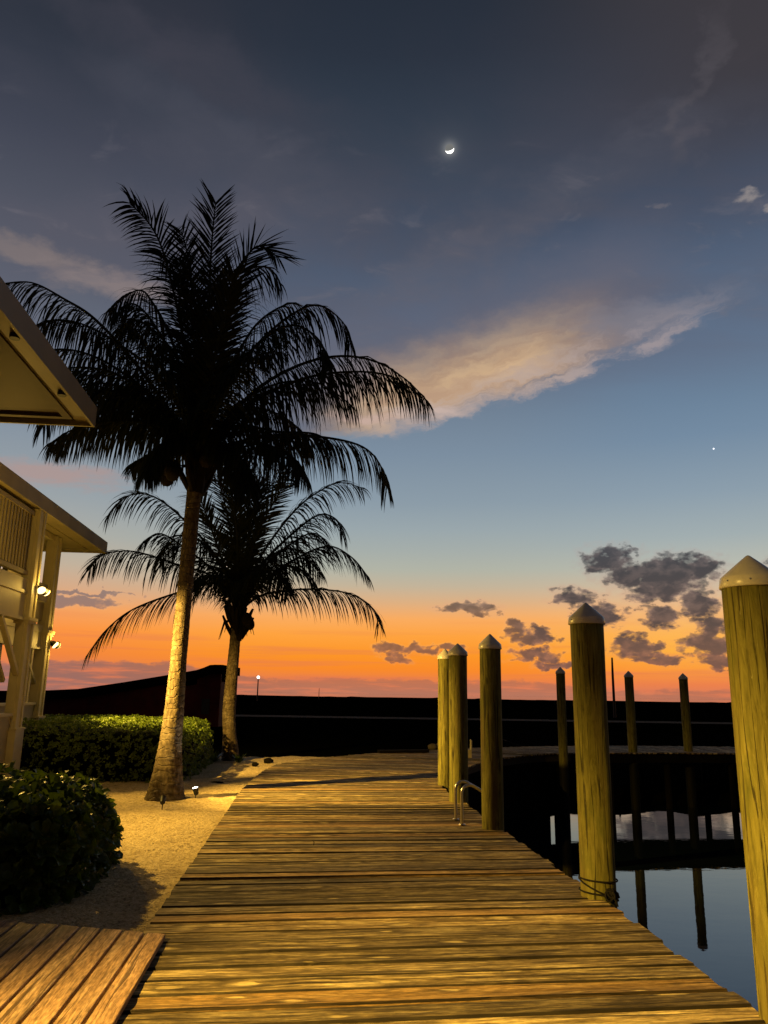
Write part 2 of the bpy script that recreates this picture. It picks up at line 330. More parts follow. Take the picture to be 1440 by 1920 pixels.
def wood_mat(name, dark, mid_, light, warm, knots=0.6, bumpd=0.004, rough=0.78, tvar=0.5, edge_w=0.02):
    m, t, b = mat(name)
    uv = t.n.new('ShaderNodeUVMap').outputs[0]
    tone = attr(t, 'tone')
    u, v, _ = t.sep(uv)
    off = t.m('MULTIPLY', tone, 57.0)
    wv = t.m('MULTIPLY', t.m('SUBTRACT', t.noise(t.comb(t.m('MULTIPLY', u, 1.4), t.m('MULTIPLY', v, 5.0), off), 1.0, 4.0), 0.5), 0.07)
    vv = t.m('ADD', v, wv)
    g1 = t.noise(t.comb(t.m('MULTIPLY', u, 1.9), t.m('MULTIPLY', vv, 24.0), off), 1.0, 8.0, 0.7)
    fib = t.noise(t.comb(t.m('MULTIPLY', u, 7.0), t.m('MULTIPLY', vv, 110.0), off), 1.0, 5.0, 0.65)
    ck = t.noise(t.comb(t.m('MULTIPLY', u, 0.7), t.m('MULTIPLY', vv, 46.0), t.m('ADD', off, 3.0)), 1.0, 3.0, 0.5)
    crack = t.m('MULTIPLY', t.ss(ck, 0.60, 0.66), t.ss(fib, 0.3, 0.5))
    big = t.noise(t.comb(t.m('MULTIPLY', u, 0.9), t.m('MULTIPLY', v, 5.0), off), 1.0, 4.0, 0.55)
    col = t.ramp(g1, [(0.36, dark), (0.5, mid_), (0.63, light)])
    col = t.mix(t.ss(t.m('FRACT', t.m('MULTIPLY', tone, 7.31)), 0.5, 0.95, 0.0, 0.75), col, t.mix(g1, tuple(c * 0.6 for c in warm), tuple(c * 1.2 for c in warm)))
    br = t.lin(t.m('FRACT', t.m('MULTIPLY', tone, 3.77)), 0.0, 1.0, tvar, 1.35)
    br = t.m('MULTIPLY', br, t.lin(big, 0.3, 0.7, 0.6, 1.3))
    br = t.m('MULTIPLY', br, t.lin(fib, 0.34, 0.64, 0.5, 1.35))
    spk = t.noise(t.comb(t.m('MULTIPLY', u, 13.0), t.m('MULTIPLY', vv, 45.0), off), 1.0, 4.0, 0.65)
    br = t.m('MULTIPLY', br, t.lin(spk, 0.32, 0.66, 0.62, 1.3))
    # knots: small, irregular, standing proud of the worn grain
    kp = t.comb(t.m('ADD', t.m('ADD', t.m('MULTIPLY', u, 2.6), t.m('MULTIPLY', off, 3.1)), t.m('MULTIPLY', t.m('SUBTRACT', g1, 0.5), 0.9)), t.m('ADD', t.m('MULTIPLY', v, 9.0), t.m('MULTIPLY', t.m('SUBTRACT', big, 0.5), 1.2)), off)
    vo = t.voro(kp, 1.0, dim='2D')
    kc = t.sep(vo.outputs['Color'])
    gate = t.ss(kc[0], knots, knots + 0.02)
    ks = t.lin(kc[1], 0.0, 1.0, 0.12, 0.34)
    kd = t.m('DIVIDE', vo.outputs['Distance'], ks)
    kn = t.m('MULTIPLY', t.ss(kd, 1.0, 0.45), gate)
    ring = t.m('MULTIPLY', t.m('MULTIPLY', t.ss(kd, 1.9, 1.2), t.ss(kd, 0.8, 1.15)), gate)
    colv = t.v('SCALE', col); t.put(colv.node.inputs['Scale'], br)
    col = t.mix(t.m('MULTIPLY', crack, 0.85), colv, tuple(c * 0.35 for c in dark))
    col = t.mix(t.m('MULTIPLY', kn, t.m('MULTIPLY', t.lin(kc[2], 0.0, 1.0, 0.15, 0.85), t.ss(fib, 0.25, 0.6, 0.35, 1.0))), col, tuple(min(0.8, c * 1.2) for c in light))
    col = t.mix(t.m('MULTIPLY', ring, 0.6), col, dark)
    col = t.mix(t.m('MULTIPLY', t.ss(v, edge_w, edge_w * 0.45), 0.9), col, tuple(c * 0.25 for c in dark))  # gap shade between boards, deepened in the colour of one edge
    t.put(b.inputs['Base Color'], col)
    t.put(b.inputs['Roughness'], t.lin(g1, 0.3, 0.7, rough + 0.1, rough - 0.12))
    b.inputs['Specular IOR Level'].default_value = 0.3
    h = t.m('ADD', t.m('MULTIPLY', g1, 1.2), t.m('MULTIPLY', fib, 0.35))
    h = t.m('SUBTRACT', t.m('ADD', h, t.m('MULTIPLY', kn, 1.1)), t.m('MULTIPLY', crack, 0.9))
    t.put(b.inputs['Normal'], t.bump(h, 1.0, bumpd))
    return m
M_DECK = wood_mat('weathered_plank', (0.055, 0.04, 0.018), (0.25, 0.185, 0.08), (0.6, 0.48, 0.23), (0.38, 0.23, 0.08), 0.73, 0.009)
M_NEWDECK = wood_mat('new_plank', (0.2, 0.125, 0.075), (0.33, 0.22, 0.135), (0.42, 0.3, 0.2), (0.36, 0.22, 0.13), 0.8, 0.002, 0.7, 0.85, 0.008)

def simple(name, col, rough=0.6, spec=0.5, nscale=6.0, namt=0.35, bumpd=0.0, stretch=(1, 1, 1), metal=0.0):
    m, t, b = mat(name)
    oc = t.v('MULTIPLY', objco(t), stretch)
    n = t.noise(oc, nscale, 5.0, 0.6)
    c2 = tuple(max(0.0, c * (1 - namt)) for c in col); c3 = tuple(min(1.0, c * (1 + namt * 0.6)) for c in col)
    t.put(b.inputs['Base Color'], t.ramp(n, [(0.3, c2), (0.5, col), (0.7, c3)]))
    b.inputs['Roughness'].default_value = rough; b.inputs['Specular IOR Level'].default_value = spec
    b.inputs['Metallic'].default_value = metal
    if bumpd: t.put(b.inputs['Normal'], t.bump(n, 0.7, bumpd))
    return m
def emit(name, col, st):
    m, t, b = mat(name)
    t.put(b.inputs['Base Color'], col); t.put(b.inputs['Emission Color'], col); b.inputs['Emission Strength'].default_value = st; m.cycles.emission_sampling = 'NONE'
    return m

def piling_mat():
    m, t, b = mat('treated_timber')
    oc = objco(t)
    x, y, z = t.sep(oc)
    ri = t.n.new('ShaderNodeObjectInfo').outputs['Random']
    so = t.m('MULTIPLY', ri, 40.0)
    g = t.noise(t.comb(t.m('MULTIPLY', x, 26.0), t.m('MULTIPLY', y, 26.0), t.m('ADD', t.m('MULTIPLY', z, 3.2), so)), 1.0, 7.0, 0.7, 0.8)
    g2 = t.noise(t.comb(t.m('MULTIPLY', x, 70.0), t.m('MULTIPLY', y, 70.0), t.m('ADD', t.m('MULTIPLY', z, 9.0), so)), 1.0, 4.0, 0.6, 1.2)
    blot = t.noise(t.comb(t.m('MULTIPLY', x, 5.0), t.m('MULTIPLY', y, 5.0), t.m('ADD', t.m('MULTIPLY', z, 2.2), so)), 1.0, 5.0, 0.65)
    col = t.ramp(g, [(0.26, (0.045, 0.041, 0.007)), (0.43, (0.14, 0.128, 0.024)), (0.6, (0.215, 0.198, 0.042)), (0.78, (0.33, 0.3, 0.09))])
    col = t.mix(t.ss(blot, 0.5, 0.68, 0.0, 0.5), col, (0.085, 0.1, 0.016))
    cr = t.noise(t.comb(t.m('MULTIPLY', x, 15.0), t.m('MULTIPLY', y, 15.0), t.m('ADD', t.m('MULTIPLY', z, 0.45), so)), 1.0, 2.0, 0.5)
    crack = t.m('MULTIPLY', t.ss(t.m('ABSOLUTE', t.m('SUBTRACT', cr, 0.5)), 0.03, 0.008), t.ss(blot, 0.36, 0.54))
    col = t.mix(t.m('MULTIPLY', crack, 0.85), col, (0.02, 0.016, 0.006))
    col = t.mix(t.m('MULTIPLY', t.ss(t.noise(t.comb(t.m('MULTIPLY', x, 9.0), t.m('MULTIPLY', y, 9.0), t.m('ADD', t.m('MULTIPLY', z, 0.7), t.m('ADD', so, 9.0))), 1.0, 4.0, 0.6), 0.48, 0.66), t.lin(ri, 0.0, 1.0, 0.35, 0.85)), col, (0.12, 0.085, 0.03))
    deck_shade = t.ss(t.m('ADD', z, t.m('MULTIPLY', blot, 0.25)), 1.62, 1.38)  # shade under the deck, painted into the timber colour
    flk = t.ss(g2, 0.62, 0.76)
    col = t.mix(t.m('MULTIPLY', flk, 0.5), col, (0.42, 0.39, 0.16))
    col = t.mix(deck_shade, col, (0.003, 0.003, 0.0018))
    t.put(b.inputs['Base Color'], col); b.inputs['Roughness'].default_value = 0.75; b.inputs['Specular IOR Level'].default_value = 0.2
    h = t.m('SUBTRACT', t.m('ADD', g, t.m('MULTIPLY', g2, 0.4)), t.m('MULTIPLY', crack, 0.9))
    t.put(b.inputs['Normal'], t.bump(h, 0.8, 0.006))
    return m
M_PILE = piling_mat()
M_CAP = simple('white_plastic', (0.66, 0.63, 0.54), 0.3, 0.5, 14.0, 0.12)
M_ROPE = simple('dark_rope', (0.012, 0.011, 0.01), 0.9, 0.2, 60.0, 0.5, 0.002)
M_STEEL = simple('steel_rail', (0.62, 0.6, 0.55), 0.28, 0.5, 30.0, 0.1, 0, (1, 1, 1), 1.0)
M_BLACK = simple('black_metal', (0.012, 0.012, 0.012), 0.5, 0.4, 20.0, 0.3)
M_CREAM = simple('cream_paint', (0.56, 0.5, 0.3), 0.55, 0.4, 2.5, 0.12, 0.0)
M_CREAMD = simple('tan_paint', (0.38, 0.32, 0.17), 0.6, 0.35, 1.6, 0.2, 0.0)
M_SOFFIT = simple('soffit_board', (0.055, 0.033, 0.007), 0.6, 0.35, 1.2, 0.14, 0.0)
M_ROOF = simple('roof_sheet', (0.1, 0.1, 0.1), 0.5, 0.4, 3.0, 0.3)
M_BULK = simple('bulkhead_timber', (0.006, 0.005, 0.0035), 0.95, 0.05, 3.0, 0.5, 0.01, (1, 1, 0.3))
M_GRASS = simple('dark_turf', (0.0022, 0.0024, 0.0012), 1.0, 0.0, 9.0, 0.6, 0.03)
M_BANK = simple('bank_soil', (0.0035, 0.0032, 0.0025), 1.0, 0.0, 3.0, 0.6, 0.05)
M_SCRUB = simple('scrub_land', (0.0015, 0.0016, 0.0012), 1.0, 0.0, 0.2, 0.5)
M_FASCIA = simple('fascia_paint', (0.22, 0.19, 0.12), 0.5, 0.4, 2.0, 0.15)
M_INNER = simple('shaded_boarding', (0.035, 0.027, 0.012), 0.8, 0.2, 2.0, 0.2)  # tan wall darkened to carry the shade behind the balusters
M_ROAD = simple('gravel_road', (0.011, 0.0105, 0.01), 0.95, 0.1, 3.0, 0.3)
M_RED = simple('dark_red_board', (0.085, 0.008, 0.005), 0.7, 0.2, 2.0, 0.4)
M_DARKR = simple('dark_roof', (0.004, 0.0035, 0.003), 0.95, 0.0, 2.0, 0.4)
M_LAMP = emit('lamp_glass', (1.0, 0.74, 0.3), 3.2)
M_UPL = emit('uplight_glass', (1.0, 0.97, 0.9), 10.0)
M_STAR = emit('planet_light', (0.9, 0.93, 1.0), 1.6)
M_MOON = emit('moon_lit', (1.0, 0.98, 0.9), 3.0)
M_EARTHSH = emit('moon_shade', (0.17, 0.172, 0.165), 1.0)

def trunk_mat():
    m, t, b = mat('palm_trunk')
    oc = objco(t); x, y, z = t.sep(oc)
    wob = t.noise(t.v('MULTIPLY', oc, (3, 3, 3)), 1.0, 3.0)
    zz = t.m('ADD', t.m('MULTIPLY', z, 8.0), t.m('ADD', t.m('MULTIPLY', wob, 2.6), t.m('MULTIPLY', t.noise(t.v('MULTIPLY', oc, (9, 9, 6)), 1.0, 3.0), 0.9)))
    fr = t.m('FRACT', zz)
    ring = t.ss(t.m('ABSOLUTE', t.m('SUBTRACT', fr, 0.5)), 0.36, 0.49)
    g = t.noise(t.v('MULTIPLY', oc, (22, 22, 7)), 1.0, 6.0, 0.65)
    p = t.noise(t.v('MULTIPLY', oc, (4, 4, 5)), 1.0, 4.0, 0.6)
    col = t.ramp(g, [(0.28, (0.022, 0.016, 0.009)), (0.5, (0.08, 0.06, 0.035)), (0.72, (0.17, 0.13, 0.08))])
    col = t.mix(t.m('MULTIPLY', t.m('MULTIPLY', ring, t.ss(p, 0.3, 0.6)), 0.6), col, (0.07, 0.05, 0.03))
    col = t.mix(t.ss(p, 0.52, 0.7, 0.0, 0.45), col, (0.24, 0.2, 0.14))
    t.put(b.inputs['Base Color'], col); b.inputs['Roughness'].default_value = 0.85; b.inputs['Specular IOR Level'].default_value = 0.2
    h = t.m('SUBTRACT', t.m('MULTIPLY', g, 1.3), ring)
    t.put(b.inputs['Normal'], t.bump(h, 0.9, 0.014))
    return m
M_TRUNK = trunk_mat()
def leaf_mat(name, c1, c2, rough=0.45, spec=0.5, trans=0.0):
    m, t, b = mat(name)
    tone = attr(t, 'tone')
    col = t.mix(tone, c1, c2)
    t.put(b.inputs['Base Color'], col)
    b.inputs['Roughness'].default_value = rough; b.inputs['Specular IOR Level'].default_value = spec
    if trans:
        tr = t.n.new('ShaderNodeBsdfTranslucent'); t.put(tr.inputs[0], t.v('MULTIPLY', col, (1.5, 1.35, 0.7)))
        mx = t.n.new('ShaderNodeMixShader'); mx.inputs[0].default_value = trans
        t.l.new(b.outputs[0], mx.inputs[1]); t.l.new(tr.outputs[0], mx.inputs[2])
        t.l.new(mx.outputs[0], m.node_tree.nodes['Material Output'].inputs['Surface'])
    return m
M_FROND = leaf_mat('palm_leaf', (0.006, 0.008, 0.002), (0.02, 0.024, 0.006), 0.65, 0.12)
M_RACHIS = simple('palm_stalk', (0.07, 0.055, 0.02), 0.6, 0.3, 8.0, 0.3)
M_NUT = simple('coconut_husk', (0.015, 0.011, 0.005), 0.75, 0.1, 8.0, 0.4)
M_BUSH = leaf_mat('sea_grape_leaf', (0.024, 0.048, 0.006), (0.085, 0.14, 0.016), 0.34, 0.4, 0.4)
M_HEDGE = leaf_mat('hedge_leaf', (0.06, 0.1, 0.01), (0.17, 0.24, 0.03), 0.42, 0.35, 0.3)
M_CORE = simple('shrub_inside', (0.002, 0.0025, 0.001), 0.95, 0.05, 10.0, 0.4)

def sand_mat():
    m, t, b = mat('shell_sand')
    oc = objco(t)
    n1 = t.noise(oc, 2.2, 4.0, 0.55); n2 = t.noise(oc, 24.0, 5.0, 0.7); n3 = t.noise(oc, 95.0, 3.0, 0.7)
    vo = t.voro(oc, 42.0).outputs['Distance']
    col = t.ramp(n2, [(0.33, (0.25, 0.18, 0.09)), (0.48, (0.56, 0.435, 0.23)), (0.64, (0.74, 0.61, 0.37))])
    pb_ = t.noise(oc, 38.0, 3.0, 0.6)
    col = t.mix(t.ss(pb_, 0.40, 0.31, 0.0, 0.85), col, (0.09, 0.06, 0.028))
    col = t.mix(t.ss(n1, 0.45, 0.7, 0.0, 0.3), col, (0.34, 0.25, 0.14))
    t.put(b.inputs['Base Color'], col); b.inputs['Roughness'].default_value = 0.92; b.inputs['Specular IOR Level'].default_value = 0.2
    h = t.m('ADD', t.m('ADD', t.m('MULTIPLY', n2, 1.0), t.m('MULTIPLY', n3, 0.35)), t.m('MULTIPLY', vo, -0.5))
    t.put(b.inputs['Normal'], t.bump(h, 0.9, 0.03))
    return m
M_SAND = sand_mat()
def water_mat():
    m, t, b = mat('still_water')
    b.inputs['Base Color'].default_value = (0.003, 0.006, 0.009, 1); b.inputs['Roughness'].default_value = 0.012
    b.inputs['IOR'].default_value = 1.85; b.inputs['Specular IOR Level'].default_value = 0.5
    oc = objco(t)
    n = t.noise(t.v('MULTIPLY', oc, (1.0, 1.6, 1.0)), 0.9, 3.0, 0.5)
    n2 = t.noise(t.v('MULTIPLY', oc, (1.0, 4.0, 1.0)), 3.0, 2.0, 0.5)
    t.put(b.inputs['Normal'], t.bump(t.m('ADD', n, t.m('MULTIPLY', n2, 0.12)), 0.15, 0.012))
    return m
M_WATER = water_mat()

# ------------------------------------------------------------------ lamps
def spot(name, loc, target, energy, col, size, blend, rad=0.05):
    d = bpy.data.lights.new(name, 'SPOT'); d.energy = energy; d.color = col
    d.spot_size = R(size); d.spot_blend = blend; d.shadow_soft_size = rad
    o = bpy.data.objects.new(name, d); COL.objects.link(o); o.location = loc
    o.rotation_euler = (Vector(target) - Vector(loc)).to_track_quat('-Z', 'Y').to_euler()
    return o
WARM = (1.0, 0.605, 0.11)

def floodlight(rv, z, aims, label, energies, sizes, blend, spill):
    loc = W(rv[0], rv[1], z)
    t = empty('floodlight', loc, label, 'floodlight', 'floodlights on the house posts')
    p = MB(); p.tube([(0, 0, 0), (-0.08, -0.01, 0)], [0.045, 0.045], 12); p.box(-0.09, -0.075, -0.07, 0.07, -0.07, 0.07)
    p.build('mounting_plate', M_BLACK, t)
    for (ax, ay, az), off, en, size in zip(aims, ((0.03, -0.085, 0.0), (0.03, 0.085, -0.015)), energies, sizes):
        tgt = W(ax, ay, az) - loc; dr = tgt.normalized(); o = Vector(off)
        h = MB(); h.tube([o * 0.2, o - dr * 0.02], 0.012, 6)
        prof = [o - dr * 0.05, o - dr * 0.02, o + dr * 0.04, o + dr * 0.065]
        h.tube(prof, [0.02, 0.05, 0.072, 0.082], 14, caps=False)
        hd = h.build('lamp_head', M_BLACK, t)
        g = MB(); g.tube([o + dr * 0.05, o + dr * 0.075, o + dr * 0.10, o + dr * 0.112], [0.07, 0.078, 0.06, 0.02], 16)
        g.build('lens', M_LAMP, hd)
        s = spot('lamp_beam', loc + o + dr * 0.13, loc + o + dr * 3, en, WARM, size, blend, 0.045)
    d = bpy.data.lights.new('lamp_spill', 'POINT'); d.energy = spill; d.color = WARM; d.shadow_soft_size = 0.06
    pl_ = bpy.data.objects.new('lamp_spill', d); COL.objects.link(pl_); pl_.location = loc + W(0.17, 0.0, 0.0)
    return t
floodlight((-5.12, 15.10), 3.44, [(-1.8, 12.2, 0.0), (-2.4, 18.8, 0.6)], 'twin-headed lit floodlight on the nearer white post, below the louvred balcony', (1000, 3800), (56, 60), 0.7, 26)
floodlight((-5.6, 17.68), 2.57, [(-3.0, 18.2, 0.6), (-4.7, 20.6, 1.9)], 'lit floodlight on the far corner post of the house, the lower of the two glows', (260, 420), (66, 62), 0.6, 30)
floodlight((-4.95, 11.75), 3.44, [(0.2, 9.6, 0.0), (1.9, 14.6, 0.0)], 'lit floodlight on the house post nearest the camera, beside the tall palm', (2000, 9000), (78, 52), 1.0, 55)
floodlight((-3.42, 2.2), 3.3, [(0.4, 3.9, 0.0), (2.65, 4.15, 1.05)], 'lit floodlight under the eave of the near house beside the plank platform', (3900, 640), (62, 42), 0.9, 8)

# ------------------------------------------------------------------ walks
def plank(mb, a0, a1, b0, b1, th=0.04, nseg=10, jz=0.0, seed=0.0, cup=0.002, roll=0.0, ch=(0.055, 0.013)):
    """a board between edge a0-a1 and edge b0-b1 (both run along the board)"""
    us = []; L = (a1 - a0).length; w = (b0 - a0).length
    sec = [(0.0, -th), (0.0, -ch[1]), (ch[0], -0.001), (0.27, cup * 0.75), (0.5, cup), (0.73, cup * 0.75), (1 - ch[0], -0.001), (1.0, -ch[1]), (1.0, -th)]
    vs = []; uo = random.uniform(0, 30)
    for i in range(nseg + 1):
        s = i / nseg
        A = a0.lerp(a1, s); B = b0.lerp(b1, s)
        dz = jz + 0.004 * mn.noise((s * L * 0.8, seed, 0.3))
        tw = 0.0035 * mn.noise((s * L * 0.6, seed, 7.7))
        for (k, z) in sec:
            p = A.lerp(B, k); p.z += z + dz + (tw + roll) * (k - 0.5) * 2
            vs.append(p)
    n = len(sec); fs = []; uvs = []
    for i in range(nseg):
        u0 = uo + i / nseg * L; u1 = uo + (i + 1) / nseg * L
        for k in range(n - 1):
            fs.append((i * n + k, (i + 1) * n + k, (i + 1) * n + k + 1, i * n + k + 1))
            k0 = sec[k][0] * w - sec[k][1] * 0; k1 = sec[k + 1][0] * w
            if k in (0, n - 2): k1 = k0 + 0.03
            uvs.append([(u0, k0), (u1, k0), (u1, k1), (u0, k1)])
    fs.append(tuple(range(n))); uvs.append([(uo, sec[k][0] * w * 0.2) for k in range(n)])
    fs.append(tuple(n * nseg + k for k in range(n - 1, -1, -1))); uvs.append([(uo + L, sec[k][0] * w * 0.2) for k in range(n - 1, -1, -1)])
    mb.t = random.random()
    mb.add(vs, fs, uvs)

bw = MB(); v = -5.0; i = 0
while v < 14.2:
    wd = random.choice((0.188, 0.192, 0.2, 0.2, 0.205, 0.225)); gap = random.choice((0.008, 0.012, 0.016, 0.024))
    sk = 0.04 + random.uniform(-0.003, 0.003)          # boards lie a touch off square
    e0 = -1.05 + random.uniform(-0.006, 0.006); e1 = 2.45 + random.uniform(-0.03, 0.03)
    f = lambda r, vv: W(r, vv + sk * (r - 0.7), 0.0)
    plank(bw, f(e1, v), f(e0, v), f(e1, v + wd), f(e0, v + wd), jz=random.uniform(-0.007, 0.006), seed=i * 3.1, cup=random.uniform(-0.011, 0.003), roll=random.uniform(-0.006, 0.006))
    v += wd + gap; i += 1
V0 = v
inner = [W(2.46, V0 + 0.07), Vector((1.32, 15.6, 0)), Vector((1.52, 17.0, 0)), Vector((2.0, 18.5, 0)), Vector((2.82, 20.58, 0)), Vector((3.9, 22.25, 0)), Vector((5.08, 23.3, 0)), Vector((7.83, 24.2, 0)), Vector((11.1, 24.68, 0)), Vector((16, 25.2, 0)), Vector((24, 25.6, 0))]
outer = [W(-1.04, V0 - 0.07), Vector((-2.42, 16.0, 0)), Vector((-2.42, 17.6, 0)), Vector((-2.2, 19.0, 0)), Vector((-1.0, 21.2, 0)), Vector((0.6, 23.2, 0)), Vector((3.0, 25.2, 0)), Vector((7.0, 27.2, 0)), Vector((11.3, 27.9, 0)), Vector((16.2, 28.2, 0)), Vector((24, 28.6, 0))]
def crom(P, t):
    n = len(P) - 1; x = min(max(t * n, 0), n - 1e-6); i = int(x); f = x - i
    p0 = P[max(i - 1, 0)]; p1 = P[i]; p2 = P[i + 1]; p3 = P[min(i + 2, n)]
    return 0.5 * ((2 * p1) + (p2 - p0) * f + (2 * p0 - 5 * p1 + 4 * p2 - p3) * f * f + (3 * p1 - p0 - 3 * p2 + p3) * f ** 3)
fine_t = [k / 600 for k in range(601)]
midp = [(crom(inner, t) + crom(outer, t)) / 2 for t in fine_t]
acc = [0.0]
for k in range(600): acc.append(acc[-1] + (midp[k + 1] - midp[k]).length)
def t_at(s):
    for k in range(600):
        if acc[k + 1] >= s: return (k + (s - acc[k]) / max(acc[k + 1] - acc[k], 1e-9)) / 600
    return 1.0
s_ = 0.0; SPL = acc[-1]; dock = MB(); tgtm = bw
while s_ < SPL - 0.25:
    wd = random.choice((0.188, 0.195, 0.2, 0.22)); gap = random.choice((0.006, 0.009, 0.013))
    ta, tb = t_at(s_), t_at(s_ + wd)
    A0, A1, B0, B1 = crom(inner, ta), crom(outer, ta), crom(inner, tb), crom(outer, tb)
    ex = random.uniform(-0.03, 0.03); dirn = (A0 - A1).normalized() * ex
    plank(tgtm, A0 + dirn, A1, B0 + dirn, B1, jz=random.uniform(-0.005, 0.004), seed=s_ * 5.3, nseg=6, cup=random.uniform(-0.010, 0.003), roll=random.uniform(-0.005, 0.005))
    s_ += wd + gap
    if crom(inner, tb).x > 5.0: tgtm = dock
# joists and rim under the walk
jw = bw
jw.t = 0.3
for r in (-0.9, 0.7, 2.25):
    jw.bar(W(r, -5, -0.14), W(r, 14.2, -0.14), 0.05, 0.18)
for P, off in ((inner, 0.06), (outer, -0.06)):
    for k in range(24):
        if P is inner and crom(P, k / 24).x > 5.0: break
        a = crom(inner, k / 24).lerp(crom(outer, k / 24), 0.04 if P is inner else 0.96); b = crom(inner, (k + 1) / 24).lerp(crom(outer, (k + 1) / 24), 0.04 if P is inner else 0.96)
        jw.bar(a + Vector((0, 0, -0.14)), b + Vector((0, 0, -0.14)), 0.05, 0.18)
walk = bw.build('boardwalk', M_DECK); tag(walk, kind='structure')
# far pier: deck boards on beams and short supporting posts, open underneath
dk = dock.build('pier_deck', M_DECK); tag(dk, kind='structure')
pr_ = MB()
for k in range(12, 24):
    ta, tb = k / 24, (k + 1) / 24
    if crom(inner, ta).x < 4.6: continue
    for q in (0.05, 0.5, 0.95):
        a = crom(inner, ta).lerp(crom(outer, ta), q); b = crom(inner, tb).lerp(crom(outer, tb), q)
        pr_.bar(a + Vector((0, 0, -0.17)), b + Vector((0, 0, -0.17)), 0.09, 0.26)
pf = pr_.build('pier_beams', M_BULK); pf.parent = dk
pp = MB()
for k in range(7):
    t = 0.615 + k * 0.06
    for q in (0.12, 0.88):
        c = crom(inner, t).lerp(crom(outer, t), q)
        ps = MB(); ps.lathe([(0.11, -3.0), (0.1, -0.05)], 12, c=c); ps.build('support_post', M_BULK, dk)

# ------------------------------------------------------------------ ground, bank, water, sea-wall
def poly_sheet(name, pts, z, m):
    me = bpy.data.meshes.new(name)
    tr = tessellate_polygon([[Vector((x, y, 0)) for x, y in pts]])
    me.from_pydata([(x, y, z) for x, y in pts], [], [tuple(t) for t in tr]); me.update()
    bm = bmesh.new(); bm.from_mesh(me); bmesh.ops.recalc_face_normals(bm, faces=bm.faces)
    for f in bm.faces:
        if f.normal.z < 0: f.normal_flip()
    bm.to_mesh(me); bm.free()
    o = link(name, me, m); return tag(o, kind='structure')
edge = [W(2.25, -30)[:2], W(2.25, 14.0)[:2]] + [tuple((crom(inner, k / 40).lerp(crom(outer, k / 40), 0.1))[:2]) for k in range(1, 40) if crom(inner, k / 40).x < 5.35]
ex, ey = edge[-1]
bank_lo = [(ex + 0.1, 24.7)] + [(x, 25.3 + 0.045 * (x - 5)) for x in range(7, 101, 4)]
bank_hi = [(x, y + 15.0 + 1.2 * math.sin(x * 0.3)) for x, y in bank_lo]
gp = [(-500, -30)] + edge + [(ex + 0.1, 24.4)] + bank_hi + [(500, 44), (500, 132), (-500, 132)]
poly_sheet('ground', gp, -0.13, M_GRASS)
b_ = MB(); NJ = 24; vs = []; fs = []
def lerp2(a, b, t): return (a[0] + (b[0] - a[0]) * t, a[1] + (b[1] - a[1]) * t)
cols_ = []
for k in range(len(bank_lo) - 1):
    for j in range(6): cols_.append((lerp2(bank_lo[k], bank_lo[k + 1], j / 6), lerp2(bank_hi[k], bank_hi[k + 1], j / 6)))
for (lo, hi) in cols_:
    for j in range(NJ + 1):
        t = j / NJ; x, y = lerp2(lo, hi, t)
        z = (-1.36 + 1.23 * t if j > 0 else -2.2) + (0.2 * mn.noise((x * 0.9, y * 0.9, 2)) + 0.1 * mn.noise((x * 2.6, y * 2.6, 5))) * (1 - t)
        vs.append((x, y, z))
for i in range(len(cols_) - 1):
    for j in range(NJ): fs.append((i * (NJ + 1) + j, (i + 1) * (NJ + 1) + j, (i + 1) * (NJ + 1) + j + 1, i * (NJ + 1) + j + 1))
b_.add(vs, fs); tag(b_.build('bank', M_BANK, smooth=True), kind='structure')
# low coastal rise behind the yard, hiding the shore
b_ = MB(); vs = []; fs = []; NX = 420
prof = [(131.5, -0.15), (140, 0.42), (150, 0.93), (154, 0.97), (160, 0.8), (176, -2.2)]
for i in range(NX + 1):
    x = -300 + 600 * i / NX
    for k, (y, z) in enumerate(prof):
        zz = z
        if 1 < k < 5: zz += 0.10 * mn.noise((x * 0.05, 0, k * 0.1)) + 0.10 * max(0, mn.noise((x * 0.35, 3, 0))) + (0.16 if random.random() < 0.03 else 0)
        vs.append((x, y + x * 0.0, zz))
n = len(prof)
for i in range(NX):
    for k in range(n - 1): fs.append((i * n + k, (i + 1) * n + k, (i + 1) * n + k + 1, i * n + k + 1))
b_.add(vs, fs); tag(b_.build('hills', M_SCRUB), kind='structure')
poly_sheet('road', [(-200, 57.0), (200, 57.0), (200, 61.5), (-200, 61.5)], -0.126, M_ROAD)
poly_sheet('water', [(-40000, -40), (40000, -40), (40000, 50000), (-40000, 50000)], -1.65, M_WATER)
# sea-wall under the edge of the walk
sw = MB(); pts = [Vector((x, y, 0)) for x, y in edge[0:]] + [Vector((ex + 0.1, 24.4, 0)), Vector((ex + 0.3, 41, 0))]
for a, b in zip(pts[:-1], pts[1:]):
    L = (b - a).length; k = max(1, int(L / 0.28))
    for j in range(k):
        p = a.lerp(b, j / k); q = a.lerp(b, (j + 0.96) / k)
        sw.bar(p + Vector((0, 0, -1.66)), q + Vector((0, 0, -1.66)), 0.07 + 0.02 * random.random(), 3.0)
    sw.bar(a + Vector((0.02, 0, -0.3)), b + Vector((0.02, 0, -0.3)), 0.16, 0.16)
tag(sw.build('seawall', M_BULK), 'dark timber seawall under the water edge of the boardwalk', 'seawall')
